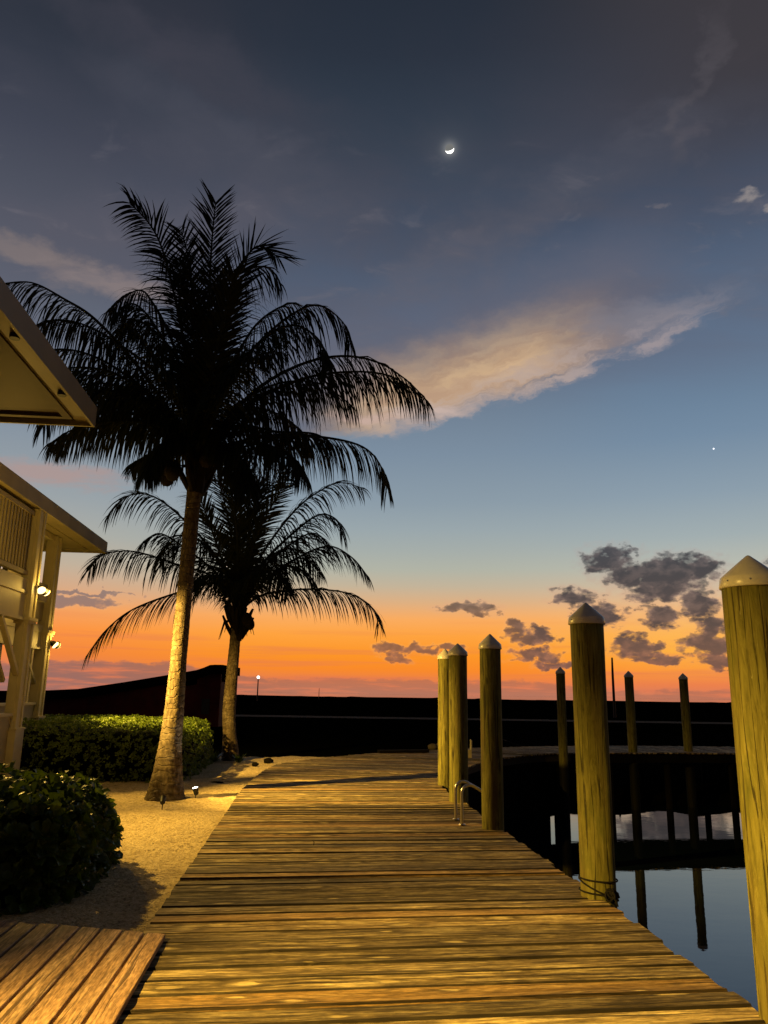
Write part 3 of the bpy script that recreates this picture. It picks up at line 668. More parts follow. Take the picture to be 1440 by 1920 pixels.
# sand bed
vs = []; fs = []; NR, NV = 210, 520
sandv = {}
bm_ = MB()
for j in range(NV + 1):
    for i in range(NR + 1):
        r = -7.4 + 8.2 * i / NR; v = 1.5 + 21.8 * j / NV
        p = W(r, v)
        z = -0.105 + 0.03 * mn.noise((p.x * 1.1, p.y * 1.1, 0)) + 0.016 * mn.noise((p.x * 4, p.y * 4, 3)) + 0.010 * mn.noise((p.x * 10, p.y * 10, 6)) + 0.009 * mn.noise((p.x * 19, p.y * 19, 9))
        ed = min(1.0, max(0.0, (22.6 + 0.9 * mn.noise((p.x * 0.5, 1, 1)) + 0.3 * mn.noise((p.x * 2.2, 2, 1)) - v) / 0.5))
        z = z * ed + (-0.2) * (1 - ed)
        if r > -1.3: z = min(z, -0.085)
        vs.append((p.x, p.y, z))
for j in range(NV):
    for i in range(NR): fs.append((j * (NR + 1) + i, j * (NR + 1) + i + 1, (j + 1) * (NR + 1) + i + 1, (j + 1) * (NR + 1) + i))
bm_.add(vs, fs); tag(bm_.build('sand', M_SAND, smooth=True), kind='structure')
# platform of newer boards at the near left
pb = MB(); pb_w = 0.15
r = -0.858
pl_r = []
for k in range(19):
    r0 = r - pb_w
    f = lambda rr, vv: W(rr, vv - (0.29 * (rr + 0.86) if vv > 3 else 0), 0.042)
    plank(pb, f(r0, 1.0), f(r0, 5.68 + random.uniform(-.006, .006)), f(r0 + pb_w - 0.019, 1.0), f(r0 + pb_w - 0.017, 5.68 + random.uniform(-.006, .006)), jz=random.uniform(-0.002, 0.002), seed=k * 9.1, cup=0.0006, th=0.03, ch=(0.025, 0.004))
    r -= pb_w
for vv in (1.4, 2.9, 4.4, 5.6): pb.bar(W(-3.7, vv, -0.03), W(-1.1, vv, -0.03), 0.05, 0.085)
tag(pb.build('plank_platform', M_NEWDECK), kind='structure')

# ------------------------------------------------------------------ mooring pilings
PIL = [((1.200, 14.85), 2.459, 0.128, 'mooring piling farthest along the walk, left of the close pair beside the ladder', 1.15),
       ((1.224, 12.6), 2.417, 0.142, 'mooring piling just behind the steel ladder rails, right of the close pair', 1.0),
       ((1.405, 10.13), 2.387, 0.132, 'shadowed mooring piling on the near side of the steel ladder rails', 0.95),
       ((1.835, 6.95), 2.434, 0.142, 'white-capped piling with a black rope tied round its foot', 1.0),
       ((2.150, 4.47), 2.432, 0.150, 'largest and nearest piling, cut by the right edge of the photo', 1.0),
       ((5.26, 23.1), 2.46, 0.125, 'first far piling across the basin, seen left of the roped piling', 1.0),
       ((7.69, 24.45), 2.42, 0.128, 'middle far piling on the pier across the basin', 1.0),
       ((9.67, 25.2), 2.40, 0.128, 'rightmost far piling on the pier across the basin', 1.0)]
for k, ((px, py), zt, rad, lab, q) in enumerate(PIL):
    t = empty('piling', (px, py, -1.65), lab, 'piling', 'capped timber mooring pilings round the basin')
    mb = MB(); top = zt - 0.14 + 1.65
    prof = [(rad * 1.06 - 0.03 * rad * (z / top), z) for z in [-1.2 + (top + 1.2) * j / 26 for j in range(27)]]
    mb.lathe(prof, 32, wob=0.055, seed=k * 11.3)
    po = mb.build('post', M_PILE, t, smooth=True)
    c = MB(); cr = rad * 1.1
    c.lathe([(cr * 1.03, top - 0.06), (cr * 1.045, top - 0.055), (cr * 1.0, top - 0.002), (cr * 0.97, top + 0.005), (cr * 0.5, top + 0.073), (cr * 0.07, top + 0.133), (0.001, top + 0.137)], 32)
    cp = c.build('cap', M_CAP, t, smooth=False)
    for pol in cp.data.polygons: pol.use_smooth = True
    for an in (200, 245, 290, 60):
        nl = MB(); nl.sphere((cr * 1.02 * math.cos(R(an)), cr * 1.02 * math.sin(R(an)), top - 0.025), 0.006, 6, 4)
        nl.build('nail', M_STEEL, cp)
# rope round the roped piling
mb = MB(); cx, cy = 1.835, 6.95
def ringpts(rad, z, tilt, a0=0, a1=360, n=40): return [(cx + rad * math.cos(R(a0 + (a1 - a0) * j / n)), cy + rad * math.sin(R(a0 + (a1 - a0) * j / n)), z + tilt * math.cos(R(a0 + (a1 - a0) * j / n - 200))) for j in range(n + 1)]
mb.tube(ringpts(0.155, 0.13, 0.008), 0.007, 7); mb.tube(ringpts(0.156, 0.03, 0.012), 0.007, 7)
mb.tube([(cx + 0.16 * math.cos(R(a)), cy + 0.16 * math.sin(R(a)), z) for a, z in ((178, 0.13), (205, 0.11), (232, 0.085), (255, 0.06), (278, 0.035))], 0.007, 7)
for j in range(5):
    a = R(283 + j * 6); c = Vector((cx + 0.17 * math.cos(a), cy + 0.17 * math.sin(a), 0.03 + 0.02 * math.sin(j * 2.1)))
    mb.tube([c + Vector((0.03 * math.cos(q * 0.8 + j), 0.018 * math.sin(q * 0.8), 0.035 * math.sin(q * 0.8 + j * 0.5))) for q in range(9)], 0.009, 6)
mb.tube([(cx + 0.06, cy - 0.17, 0.03), (cx + 0.09, cy - 0.18, 0.0), (cx + 0.10, cy - 0.19, -0.04)], 0.008, 6)
tag(mb.build('mooring_rope', M_ROPE, smooth=True), 'black rope knotted around the foot of the piling beside the water', 'rope')

# ------------------------------------------------------------------ boarding ladder
t = empty('dock_ladder', (1.03, 10.6, 0), 'steel ladder with two hooped handrails at the deck edge between pilings', 'ladder')
for yy in (-0.21, 0.21):
    mb = MB()
    P = [Vector(p) for p in ((0, yy, -0.02), (0, yy, 0.2), (0, yy, 0.38), (0.025, yy, 0.445), (0.075, yy, 0.475), (0.14, yy, 0.472), (0.26, yy, 0.41), (0.36, yy, 0.35), (0.395, yy, 0.31), (0.41, yy, 0.25), (0.415, yy, 0.1), (0.42, yy, -0.2), (0.42, yy, -1.9))]
    pts = [crom(P, k / 60) for k in range(61)]
    pts = [SITE @ p for p in pts]
    mb.tube(pts, 0.019, 12)
    mb.lathe([(0.045, 0.001), (0.045, 0.008), (0.02, 0.012)], 14, c=SITE @ Vector((0, yy, 0.004)))
    mb.build('handrail', M_STEEL, t, smooth=True)
for z in (-0.35, -0.65, -0.95, -1.25):
    mb = MB(); mb.bar(SITE @ Vector((0.42, -0.21, z)), SITE @ Vector((0.42, 0.21, z)), 0.06, 0.025); mb.build('rung', M_STEEL, t)

# ------------------------------------------------------------------ coconut palms
P1=[
('v',[(-3.33,13.2,5.75),(-3.27,12.96,7.71),(-3.27,12.75,9.53),(-3.21,12.6,10.83)]),
('s',[(-3.33,13.2,5.75),(-3.71,12.99,7.82),(-4.25,12.79,9.71),(-4.85,12.7,10.47)]),
('v',[(-3.33,13.2,5.75),(-3.61,13.63,8.13),(-4.05,13.96,10.15),(-4.33,14.1,11.02)]),
('a',[(-3.33,13.2,5.75),(-4.04,13.68,7.92),(-4.68,13.94,9.12),(-5.05,14.03,9.4),(-5.66,14.2,9.01)]),
('a',[(-3.33,13.2,5.75),(-4.45,12.89,7.24),(-5.24,12.71,8.07),(-5.81,12.6,8.42),(-6.37,12.49,8.67),(-6.87,12.4,8.59)]),
('a',[(-3.33,13.2,5.75),(-4.1,12.9,6.43),(-4.81,12.68,6.68),(-5.46,12.47,6.59),(-5.9,12.3,6.22)]),
('a',[(-3.33,13.2,5.75),(-4.39,13.41,6.94),(-5.41,13.57,7.69),(-6.3,13.69,7.95),(-7.04,13.8,7.71)]),
('a',[(-3.33,13.2,5.75),(-3.84,13.4,6.31),(-4.73,13.64,6.65),(-5.61,13.89,6.57),(-6.27,14.1,6.2)]),
('v',[(-3.33,13.2,5.75),(-3.09,12.91,7.58),(-2.79,12.71,8.86),(-2.42,12.6,9.53),(-1.82,12.5,9.18)]),
('a',[(-3.33,13.2,5.75),(-3.13,13.65,8.15),(-2.9,13.91,9.67),(-2.45,14.02,9.97),(-2.18,14.1,9.67)]),
('a',[(-3.33,13.2,5.75),(-2.84,13.44,7.4),(-2.11,13.62,8.49),(-1.42,13.74,8.99),(-0.9,13.83,8.72),(-0.7,13.9,8.25)]),
('a',[(-3.33,13.2,5.75),(-2.5,13.34,6.94),(-1.65,13.44,7.58),(-0.85,13.52,7.82),(-0.15,13.59,7.73),(0.42,13.65,7.38),(0.78,13.7,7.01)]),
('a',[(-3.33,13.2,5.75),(-2.47,13.01,6.6),(-1.56,12.86,7.04),(-0.7,12.72,7.15),(0.06,12.6,7.04),(0.61,12.5,6.63)]),
('a',[(-3.33,13.2,5.75),(-2.67,12.93,6.17),(-1.87,12.66,5.99),(-1.2,12.44,5.89),(-0.87,12.3,5.64)]),
('a',[(-3.33,13.2,5.75),(-2.73,13.34,6.0),(-1.9,13.52,6.23),(-1.02,13.7,6.24),(-0.42,13.82,6.12),(-0.1,13.91,5.82),(0.05,14.0,5.38)]),
('a',[(-3.33,13.2,5.75),(-3.04,13.89,7.59),(-2.66,14.33,8.84),(-2.07,14.64,9.49),(-1.7,14.8,9.46)]),
('a',[(-3.33,13.2,5.75),(-3.97,13.99,8.07),(-4.43,14.56,10.02),(-4.89,14.8,10.78)]),
('v',[(-3.33,13.2,5.75),(-3.01,12.45,7.17),(-2.69,11.91,8.1),(-2.57,11.6,8.62)]),
('a',[(-3.33,13.2,5.75),(-3.63,12.52,6.59),(-4.04,11.85,7.26),(-4.25,11.6,7.42)]),
('a',[(-3.33,13.2,5.75),(-2.77,12.38,6.55),(-2.15,11.75,6.96),(-1.66,11.4,6.9)]),
('a',[(-3.33,13.2,5.75),(-3.57,12.84,5.92),(-3.83,12.5,5.66),(-3.89,12.0,5.0)]),
('a',[(-3.33,13.2,5.75),(-2.86,12.82,5.83),(-2.44,12.43,5.42),(-2.14,11.9,4.73)]),
('a',[(-3.33,13.2,5.75),(-2.97,13.64,6.52),(-2.5,13.97,6.92),(-1.87,14.36,6.8),(-1.51,14.7,6.37)]),
('a',[(-3.33,13.2,5.75),(-3.86,13.61,6.5),(-4.72,14.1,7.27),(-5.6,14.51,7.3),(-6.24,14.9,6.92)]),
('a',[(-3.33,13.2,5.75),(-3.87,13.73,7.51),(-4.48,14.02,8.41),(-5.11,14.22,8.85),(-5.51,14.4,8.47)]),
('a',[(-3.33,13.2,5.75),(-3.96,12.71,6.46),(-4.64,12.28,6.86),(-5.27,11.92,6.79),(-5.7,11.6,6.37)]),
('a',[(-3.33,13.2,5.75),(-4.14,13.68,6.62),(-5.04,14.11,7.32),(-6.05,14.51,7.58),(-6.81,14.88,7.25),(-7.08,15.1,6.87)]),
('a',[(-3.33,13.2,5.75),(-4.16,13.59,7.23),(-5.14,13.88,8.11),(-6.01,14.09,8.66),(-6.74,14.26,8.85),(-7.32,14.4,8.67)]),
('a',[(-3.33,13.2,5.75),(-3.69,12.76,7.09),(-4.1,12.47,7.87),(-4.45,12.31,8.19),(-4.72,12.2,7.92)]),
('a',[(-3.33,13.2,5.75),(-4.04,13.08,6.2),(-4.77,12.98,6.25),(-5.38,12.88,6.11),(-5.83,12.8,5.77)]),
('a',[(-3.33,13.2,5.75),(-2.88,12.81,6.92),(-2.21,12.51,7.61),(-1.63,12.31,7.83),(-1.14,12.15,7.46),(-0.98,12.0,6.9)]),
('a',[(-3.33,13.2,5.75),(-2.95,13.7,6.75),(-2.15,14.22,7.53),(-1.34,14.63,7.71),(-0.7,15.0,7.4)]),
('v',[(-3.33,13.2,5.75),(-3.52,13.1,7.66),(-3.69,13.05,8.71),(-4.0,13.0,9.67)]),
('v',[(-3.33,13.2,5.75),(-3.31,13.48,7.62),(-3.32,13.64,8.81),(-3.38,13.8,10.06)]),
('a',[(-3.33,13.2,5.75),(-3.95,13.54,5.95),(-4.29,13.73,5.9),(-4.76,14.0,5.77)]),
('a',[(-3.33,13.2,5.75),(-2.76,12.82,5.78),(-2.19,12.42,5.71),(-1.57,11.96,5.38),(-1.26,11.6,4.92)]),
]
P2=[
('a',[(-3.82,20.5,3.65),(-4.42,20.31,4.37),(-5.4,20.09,4.08),(-6.4,19.84,3.62),(-6.97,19.66,3.08),(-7.31,19.5,2.48)]),
('a',[(-3.82,20.5,3.65),(-4.5,20.64,4.56),(-5.65,20.78,4.96),(-6.89,20.93,5.32),(-7.73,21.03,5.23),(-8.11,21.1,4.82)]),
('a',[(-3.82,20.5,3.65),(-4.41,20.36,5.02),(-5.45,20.22,6.14),(-6.26,20.13,6.7),(-6.89,20.07,6.67),(-7.33,20.0,6.14)]),
('a',[(-3.82,20.5,3.65),(-3.36,20.57,4.06),(-2.69,20.66,4.26),(-1.7,20.77,4.33),(-0.83,20.87,4.21),(-0.25,20.95,3.83),(-0.07,21.0,3.44)]),
('a',[(-3.82,20.5,3.65),(-3.09,20.34,4.54),(-2.18,20.19,5.14),(-1.43,20.08,5.39),(-0.82,19.98,5.08),(-0.42,19.9,4.61)]),
('a',[(-3.82,20.5,3.65),(-3.39,20.7,5.1),(-2.53,20.92,6.5),(-1.82,21.04,7.16),(-1.23,21.12,7.43),(-0.62,21.2,7.3)]),
('a',[(-3.82,20.5,3.65),(-3.23,20.21,4.87),(-2.32,19.94,5.77),(-1.69,19.79,6.18),(-1.23,19.69,6.02),(-1.07,19.6,5.6)]),
('v',[(-3.82,20.5,3.65),(-3.83,20.1,5.71),(-3.79,19.83,7.11),(-3.77,19.7,7.81)]),
('v',[(-3.82,20.5,3.65),(-3.71,20.91,5.72),(-3.35,21.19,7.18),(-2.49,21.4,7.92)]),
('v',[(-3.82,20.5,3.65),(-4.26,20.99,5.88),(-4.65,21.25,7.17),(-5.03,21.4,7.85)]),
('v',[(-3.82,20.5,3.65),(-3.82,19.68,5.62),(-4.0,19.13,6.9),(-4.12,18.9,7.41)]),
('v',[(-3.82,20.5,3.65),(-3.38,19.67,5.34),(-2.73,19.03,6.47),(-2.44,18.8,6.84)]),
('a',[(-3.82,20.5,3.65),(-4.4,21.3,5.49),(-5.29,21.86,6.68),(-5.7,22.1,7.22)]),
('a',[(-3.82,20.5,3.65),(-4.5,21.17,5.01),(-5.34,21.65,5.85),(-6.03,21.94,5.89),(-6.54,22.3,5.32)]),
('a',[(-3.82,20.5,3.65),(-3.53,21.18,4.88),(-2.88,21.7,5.58),(-2.3,22.03,5.5),(-1.85,22.4,5.02)]),
('a',[(-3.82,20.5,3.65),(-4.08,19.68,4.35),(-4.52,19.15,4.41),(-4.75,18.6,3.93)]),
('a',[(-3.82,20.5,3.65),(-3.4,19.62,4.49),(-2.78,19.11,4.56),(-2.28,18.5,3.96)]),
('v',[(-3.82,20.5,3.65),(-3.71,20.42,5.19),(-3.48,20.35,6.5),(-3.38,20.3,7.4)]),
('v',[(-3.82,20.5,3.65),(-4.19,20.04,4.83),(-4.65,19.51,6.14),(-4.85,19.3,6.65)]),
('v',[(-3.82,20.5,3.65),(-3.79,21.17,5.62),(-3.64,21.64,7.13),(-3.81,21.9,8.01)]),
('a',[(-3.82,20.5,3.65),(-3.19,19.98,4.69),(-2.4,19.55,5.33),(-1.76,19.27,5.57),(-1.26,19.0,5.11)]),
('a',[(-3.82,20.5,3.65),(-4.32,20.07,4.55),(-5.1,19.64,5.17),(-5.73,19.32,5.51),(-6.11,19.1,5.19)]),
('v',[(-3.82,20.5,3.65),(-4.1,20.87,5.56),(-4.22,21.1,6.83),(-4.48,21.3,7.99)]),
('a',[(-3.82,20.5,3.65),(-3.45,20.81,4.53),(-2.92,21.04,5.01),(-2.21,21.27,4.91),(-1.76,21.5,4.35)]),
]
def palm_frond(path, kind, seed, Lmax, nl=80, big=1.0, droop=1.0):
    rnd = random.Random(seed)
    P = [Vector(p) for p in path]
    if kind == 'v': P[-1] = P[-2].lerp(P[-1], 0.72)
    if kind == 'v': Lmax *= 0.66; nl = int(nl * 0.8)
    N = 150; C = [crom(P, k / N) for k in range(N + 1)]
    acc = [0.0]
    for k in range(N): acc.append(acc[-1] + (C[k + 1] - C[k]).length)
    L = acc[-1]
    mb = MB(); mb.t = 0.5
    # leaf stalk
    rr = [0.042 * big * (1 - 0.9 * (k / N) ** 0.7) + 0.004 for k in range(0, N + 1, 5)]
    mb.tube([C[k] for k in range(0, N + 1, 5)], rr, 6)
    roll0 = rnd.uniform(-0.35, 0.35)
    for i in range(nl):
        t = 0.13 + 0.87 * (i / (nl - 1)) ** 0.94
        s = t * L; k = 0
        k = max(1, min(N - 1, next((q for q in range(N) if acc[q + 1] >= s), N - 1)))
        p = C[k]; T = (C[k + 1] - C[k - 1]).normalized()
        if kind == 'a':
            S = T.cross(Vector((0, 0, 1)))
            if S.length < 0.35: S = S + Vector((0.3, 0.3, 0)) * 0.5
        else:
            S = T.cross(Vector((0, 1, 0.0)))
        S.normalize(); S = Matrix.Rotation(roll0 + rnd.uniform(-0.12, 0.12), 3, T) @ S
        Nn = S.cross(T).normalized()
        if Nn.z < 0: Nn = -Nn
        prof = min(1.0, 0.5 + 1.8 * (t - 0.1)) * (1.0 - (0.55 if kind == 'a' else 0.3) * max(0, (t - 0.62) / 0.38) ** 1.5)
        if kind == 's': prof *= 0.62
        for sd in (-1, 1):
            ln = Lmax * prof * rnd.uniform(0.84, 1.08)
            if rnd.random() < 0.035: ln *= rnd.uniform(0.3, 0.7)
            sw = R((18 + 40 * t if kind == 'a' else 30 + 32 * t) + rnd.uniform(-7, 7))
            up = 0.12 if kind == 'a' else 0.1
            d0 = (S * sd * math.cos(sw) + T * math.sin(sw) + Nn * up).normalized()
            dr = (rnd.uniform(1.7, 2.8) * droop if kind == 'a' else (rnd.uniform(0.1, 0.4) if kind == 'v' else rnd.uniform(0.6, 1.2)))
            if rnd.random() < 0.08: dr *= 1.8
            wv = (T - d0 * T.dot(d0)).normalized()
            wv = Matrix.Rotation(rnd.uniform(-0.7, 0.7), 3, d0) @ wv
            w = 0.0175 * big * rnd.uniform(0.75, 1.2)
            seg = 4; q = p.copy(); dcur = d0.copy(); vs = []
            for j in range(seg + 1):
                ww = w * (0.45, 1.0, 0.9, 0.6, 0.06)[j]
                vs += [q - wv * ww, q + wv * ww]
                dcur = (dcur + Vector((0, 0, -1)) * dr * 0.28).normalized()
                q = q + dcur * ln / seg
            mb.t = rnd.random()
            mb.add(vs, [(2 * j, 2 * j + 1, 2 * j + 3, 2 * j + 2) for j in range(seg)])
    return mb
def palm(name, label, T, y0, dybase, fronds, hub, Lmax, seed, nuts, nl, big):
    base = Vector((T[0][0], y0 + dybase, -0.12))
    root = empty(name, base, label, 'palm tree')
    tr = MB(); n = 150; P = [Vector((x, y0 + dybase * (1 - min(1, k / 2)), z)) for k, (x, z, r) in enumerate(T)]; Rr = [r for *_, r in T]
    pts = []; rad = []
    for k in range(n + 1):
        t = k / n; c = crom(P, t); x = t * (len(Rr) - 1); i = min(int(x), len(Rr) - 2); r = Rr[i] + (Rr[i + 1] - Rr[i]) * (x - i)
        ph = (c.z * 8.0 + 1.2 * mn.noise((c.z * 1.3, seed, 4))) % 1.0
        pts.append(c - base); rad.append(r * (1.0 + 0.045 * (0.5 - ph)) * (1 + 0.03 * mn.noise((c.z * 3, seed, 0))))
    # swollen root collar
    pts[0:0] = [pts[0] + Vector((0, 0, -0.1))]; rad[0:0] = [rad[0] * 1.18]
    tr.tube(pts, rad, 28)
    tr.build('trunk', M_TRUNK, root, smooth=True)
    hubv = Vector(hub) - base
    cs = MB(); rnd = random.Random(seed)
    cs.tube([hubv + Vector((0, 0, -0.75)), hubv + Vector((0, 0, -0.3)), hubv + Vector((0, 0, 0.25)), hubv + Vector((0, 0, 0.9)), hubv + Vector((0, 0, 1.6))], [T[-1][2] * 0.9, T[-1][2] * 1.25, T[-1][2] * 1.3, T[-1][2] * 0.8, 0.03], 14)
    for k in range(16):
        a = rnd.uniform(0, 6.28); d = Vector((math.cos(a), math.sin(a), 0)); z0 = rnd.uniform(-0.5, 0.3)
        cs.tube([hubv + d * 0.1 + Vector((0, 0, z0 - 0.25)), hubv + d * 0.26 + Vector((0, 0, z0)), hubv + d * 0.4 + Vector((0, 0, z0 + 0.3))], [0.07, 0.06, 0.03], 6)
    for k in range(14):   # hanging fibre and dead flower stalks
        a = rnd.uniform(0, 6.28); d = Vector((math.cos(a), math.sin(a), 0)); l = rnd.uniform(0.3, 0.7)
        cs.tube([hubv + d * 0.12 + Vector((0, 0, -0.2)), hubv + d * (0.3 + 0.1 * l) + Vector((0, 0, -0.25)), hubv + d * (0.36 + 0.2 * l) + Vector((0, 0, -0.3 - l * 0.7))], [0.02, 0.018, 0.006], 5)
    cs.build('crown_base', M_NUT, root)
    for k, (kind, path) in enumerate(fronds):
        pth = [Vector(p) - base for p in path]
        Ls = sum((pth[j + 1] - pth[j]).length for j in range(len(pth) - 1))
        mb = palm_frond(pth, kind, seed * 100 + k, Lmax * min(1.0, 0.45 + Ls / 9.0), nl, big, 1.0 if big < 1.05 else 0.62)
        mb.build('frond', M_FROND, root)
    for (x, y, z, r) in nuts:
        mb = MB(); mb.sphere(Vector((x, y, z)) - base, r, 14, 10, (1, 1, 1.15), 0.12); mb.build('coconut', M_NUT, root, smooth=True)
    return root
T1 = [(-3.47, -0.14, 0.335), (-3.46, 0.3, 0.235), (-3.45, 0.75, 0.185), (-3.43, 1.3, 0.158), (-3.42, 2.2, 0.134), (-3.40, 3.35, 0.128), (-3.375, 4.762, 0.128), (-3.34, 5.65, 0.135)]
T2 = [(-3.80, -0.14, 0.25), (-3.86, 0.493, 0.17), (-3.91, 1.0, 0.166), (-3.91, 1.554, 0.158), (-3.87, 2.782, 0.140), (-3.84, 3.762, 0.14)]
palm('coconut_palm', 'tallest coconut palm with a leaning ringed trunk standing in lit sand', T1, 13.2, 0.0, P1, (-3.33, 13.2, 5.75), 1.2, 11,
     [(-3.80, 13.0, 5.42, .14), (-3.68, 12.85, 5.28, .13), (-3.86, 13.15, 5.25, .12), (-2.98, 12.95, 5.58, .13), (-2.84, 13.05, 5.68, .13), (-3.1, 12.8, 5.5, .12)], 98, 1.0)
palm('coconut_palm', 'shorter coconut palm farther back, its trunk beside the end of the dark red shed', T2, 20.5, 0.0, P2, (-3.82, 20.5, 3.65), 1.2, 23,
     [(-3.55, 20.25, 3.45, .15), (-3.47, 20.3, 3.32, .13)], 84, 1.1)

# ------------------------------------------------------------------ shrubs
def shrub(name, label, cat, r0, r1, v0, v1, zt, nleaf, ll, m, seed, amp=0.1, pw=4.5, detail=True):
    rnd = random.Random(seed)
    c = Vector(((r0 + r1) / 2, (v0 + v1) / 2)); hx, hy = (r1 - r0) / 2, (v1 - v0) / 2; zb = -0.12; hz = zt - zb
    base = W(c.x, c.y, zb)
    root = empty(name, base, label, cat, rz=R(5.3))
    def surf(q):
        l = (abs(q.x) ** pw + abs(q.y) ** pw + abs(q.z) ** pw) ** (1 / pw); q = q / l
        g = Vector((math.copysign(abs(q.x) ** (pw - 1), q.x) / hx, math.copysign(abs(q.y) ** (pw - 1), q.y) / hy, math.copysign(abs(q.z) ** (pw - 1), q.z) / hz)).normalized()
        p = Vector((q.x * hx, q.y * hy, q.z * hz))
        d = amp * (mn.noise((p.x * 1.7 + seed, p.y * 1.7, p.z * 1.7)) + 0.6 * mn.noise((p.x * 4.5 + seed, p.y * 4.5, p.z * 4.5)))
        return p + g * d, g
    mb = MB(); ax = (hy * hz, hx * hz, hx * hy); tot = sum(ax)
    cnt = 0
    while cnt < nleaf:
        x = rnd.random() * tot; q = Vector((rnd.uniform(-1, 1), rnd.uniform(-1, 1), rnd.uniform(0, 1)))
        if x < ax[0]: q.x = rnd.choice((-1, 1))
        elif x < ax[0] + ax[1]: q.y = rnd.choice((-1, 1))
        else: q.z = 1
        p, g = surf(q)
        p -= g * rnd.random() ** 2 * 0.16
        nros = rnd.choice((4, 5, 6)); axis = (g + Vector((rnd.uniform(-.5, .5), rnd.uniform(-.5, .5), rnd.uniform(0.1, .9)))).normalized()
        s0 = axis.orthogonal().normalized(); ph = rnd.uniform(0, 6.28)
        tone0 = rnd.random()
        for k in range(nros):
            d = Matrix.Rotation(ph + 6.283 * k / nros + rnd.uniform(-.3, .3), 3, axis) @ s0
            d = (d * rnd.uniform(0.6, 1.0) + axis * rnd.uniform(0.25, 1.1)).normalized()
            l = ll * rnd.uniform(0.65, 1.2); w = l * rnd.uniform(0.26, 0.36)
            side = d.cross(axis)
            if side.length < 1e-3: continue
            side.normalize(); up = side.cross(d).normalized()
            q0 = p + d * 0.01
            f1, f2 = 0.4, 0.78
            c1 = q0 + d * l * f1 - up * w * 0.12; c2 = q0 + d * l * f2 + up * w * 0.0; tp = q0 + d * l * 1.0 + up * w * (-0.25)
            e = up * w * 0.22
            mb.t = min(1, max(0, tone0 * 0.6 + rnd.random() * 0.4))
            mb.add([q0, c1, c2, tp, c1 - side * w * 0.8 + e, c2 - side * w + e, c1 + side * w * 0.8 + e, c2 + side * w + e],
                   [(0, 1, 4), (1, 2, 5, 4), (2, 3, 5), (0, 6, 1), (1, 6, 7, 2), (2, 7, 3)])
            cnt += 1
    mb.build('foliage', m, root, smooth=False)
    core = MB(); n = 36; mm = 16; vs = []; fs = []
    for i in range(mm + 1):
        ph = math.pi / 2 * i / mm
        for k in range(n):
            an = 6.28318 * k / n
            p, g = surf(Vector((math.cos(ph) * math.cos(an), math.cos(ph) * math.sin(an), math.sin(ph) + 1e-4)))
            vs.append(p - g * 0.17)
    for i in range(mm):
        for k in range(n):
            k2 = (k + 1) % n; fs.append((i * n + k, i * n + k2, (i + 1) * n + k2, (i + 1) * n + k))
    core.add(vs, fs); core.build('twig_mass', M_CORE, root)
    return root
shrub('shrub', 'rounded dark shrub of broad glossy leaves between the plank platform and the sand', 'shrub', -3.62, -1.87, 6.75, 9.0, 0.72, 5200, 0.122, M_BUSH, 5, 0.10, 3.4)
shrub('hedge', 'long clipped hedge behind the tallest palm, its flat top lit yellow-green', 'hedge', -6.6, -2.25, 15.7, 20.6, 0.96, 26000, 0.06, M_HEDGE, 9, 0.05, 7.0)
M_STONE = simple('pale_stone', (0.09, 0.075, 0.05), 0.9, 0.2, 8.0, 0.3, 0.01)
# low dark plants at the foot of the shorter palm
for k, (x, y, s) in enumerate([(-4.15, 20.1, 0.34), (-3.5, 19.95, 0.26)]):
    rnd = random.Random(40 + k); mb = MB()
    for j in range(60):
        a = rnd.uniform(0, 6.28); d = Vector((math.cos(a), math.sin(a), rnd.uniform(0.3, 1.6))).normalized(); l = s * rnd.uniform(0.6, 1.3)
        sd = d.cross(Vector((0, 0, 1))).normalized() * 0.025
        p1 = d * l * 0.6; p2 = d * l + Vector((0, 0, -0.1 * l)); mb.t = rnd.random()
        mb.add([-sd * 0.4, sd * 0.4, p1 + sd, p1 - sd, p2], [(0, 1, 2, 3), (3, 2, 4)])
    o = mb.build('low_plant', M_BUSH); o.location = (x, y, -0.12)
    tag(o, ('low dark plant on the hedge side of the shorter palm trunk', 'small dark plant in front of the shorter palm trunk')[k], 'plant')
for k, (x, y, s, lab) in enumerate([(-2.95, 19.1, 0.07, 'small dark stone lying on the shaded sand beyond the uplight'), (-2.75, 19.9, 0.1, 'larger dark stone on the sand near the shorter palm'), (1.6, 24.35, 0.13, 'pale round stone at the back edge of the walk, left of the pilings'), (1.9, 24.75, 0.15, 'pale stone at the back of the walk, half hidden by the pilings')]):
    mb = MB(); mb.sphere((0, 0, 0), s, 12, 8, (1.2, 0.9, 0.75), 0.35)
    o = mb.build('rock', M_BULK if k < 2 else M_STONE, smooth=True); o.location = (x, y, (-0.1 if k < 2 else 0.0) + s * 0.45); tag(o, lab, 'rock')

# ------------------------------------------------------------------ landscape uplights
def uplight(p, tgt, label, en):
    t = empty('uplight', p, label, 'spotlight', 'small uplights in the sand')
    mb = MB(); mb.tube([(0, 0, -0.08), (0, 0, 0.07)], [0.006, 0.009], 6); mb.build('stake', M_BLACK, t)
    d = (Vector(tgt) - Vector(p)).normalized(); o = Vector((0, 0, 0.12))
    h = MB(); h.tube([o - d * 0.06, o - d * 0.045, o + d * 0.03, o + d * 0.055], [0.022, 0.038, 0.044, 0.05], 14, caps=True); h.tube([(0, 0, 0.06), o], 0.01, 6)
    hd = h.build('lamp_head', M_BLACK, t, smooth=False)
    g = MB(); g.tube([o + d * 0.054, o + d * 0.062], [0.045, 0.03], 14); g.build('lens', M_UPL, hd)
    spot('uplight_beam', Vector(p) + o + d * 0.09, tgt, en, (1.0, 0.93, 0.74), 30, 0.8, 0.02)
uplight((-2.98, 13.2, -0.1), (-3.5, 12.9, 2.0), 'small black uplight with a glowing lens, right of the tall palm trunk', 45)
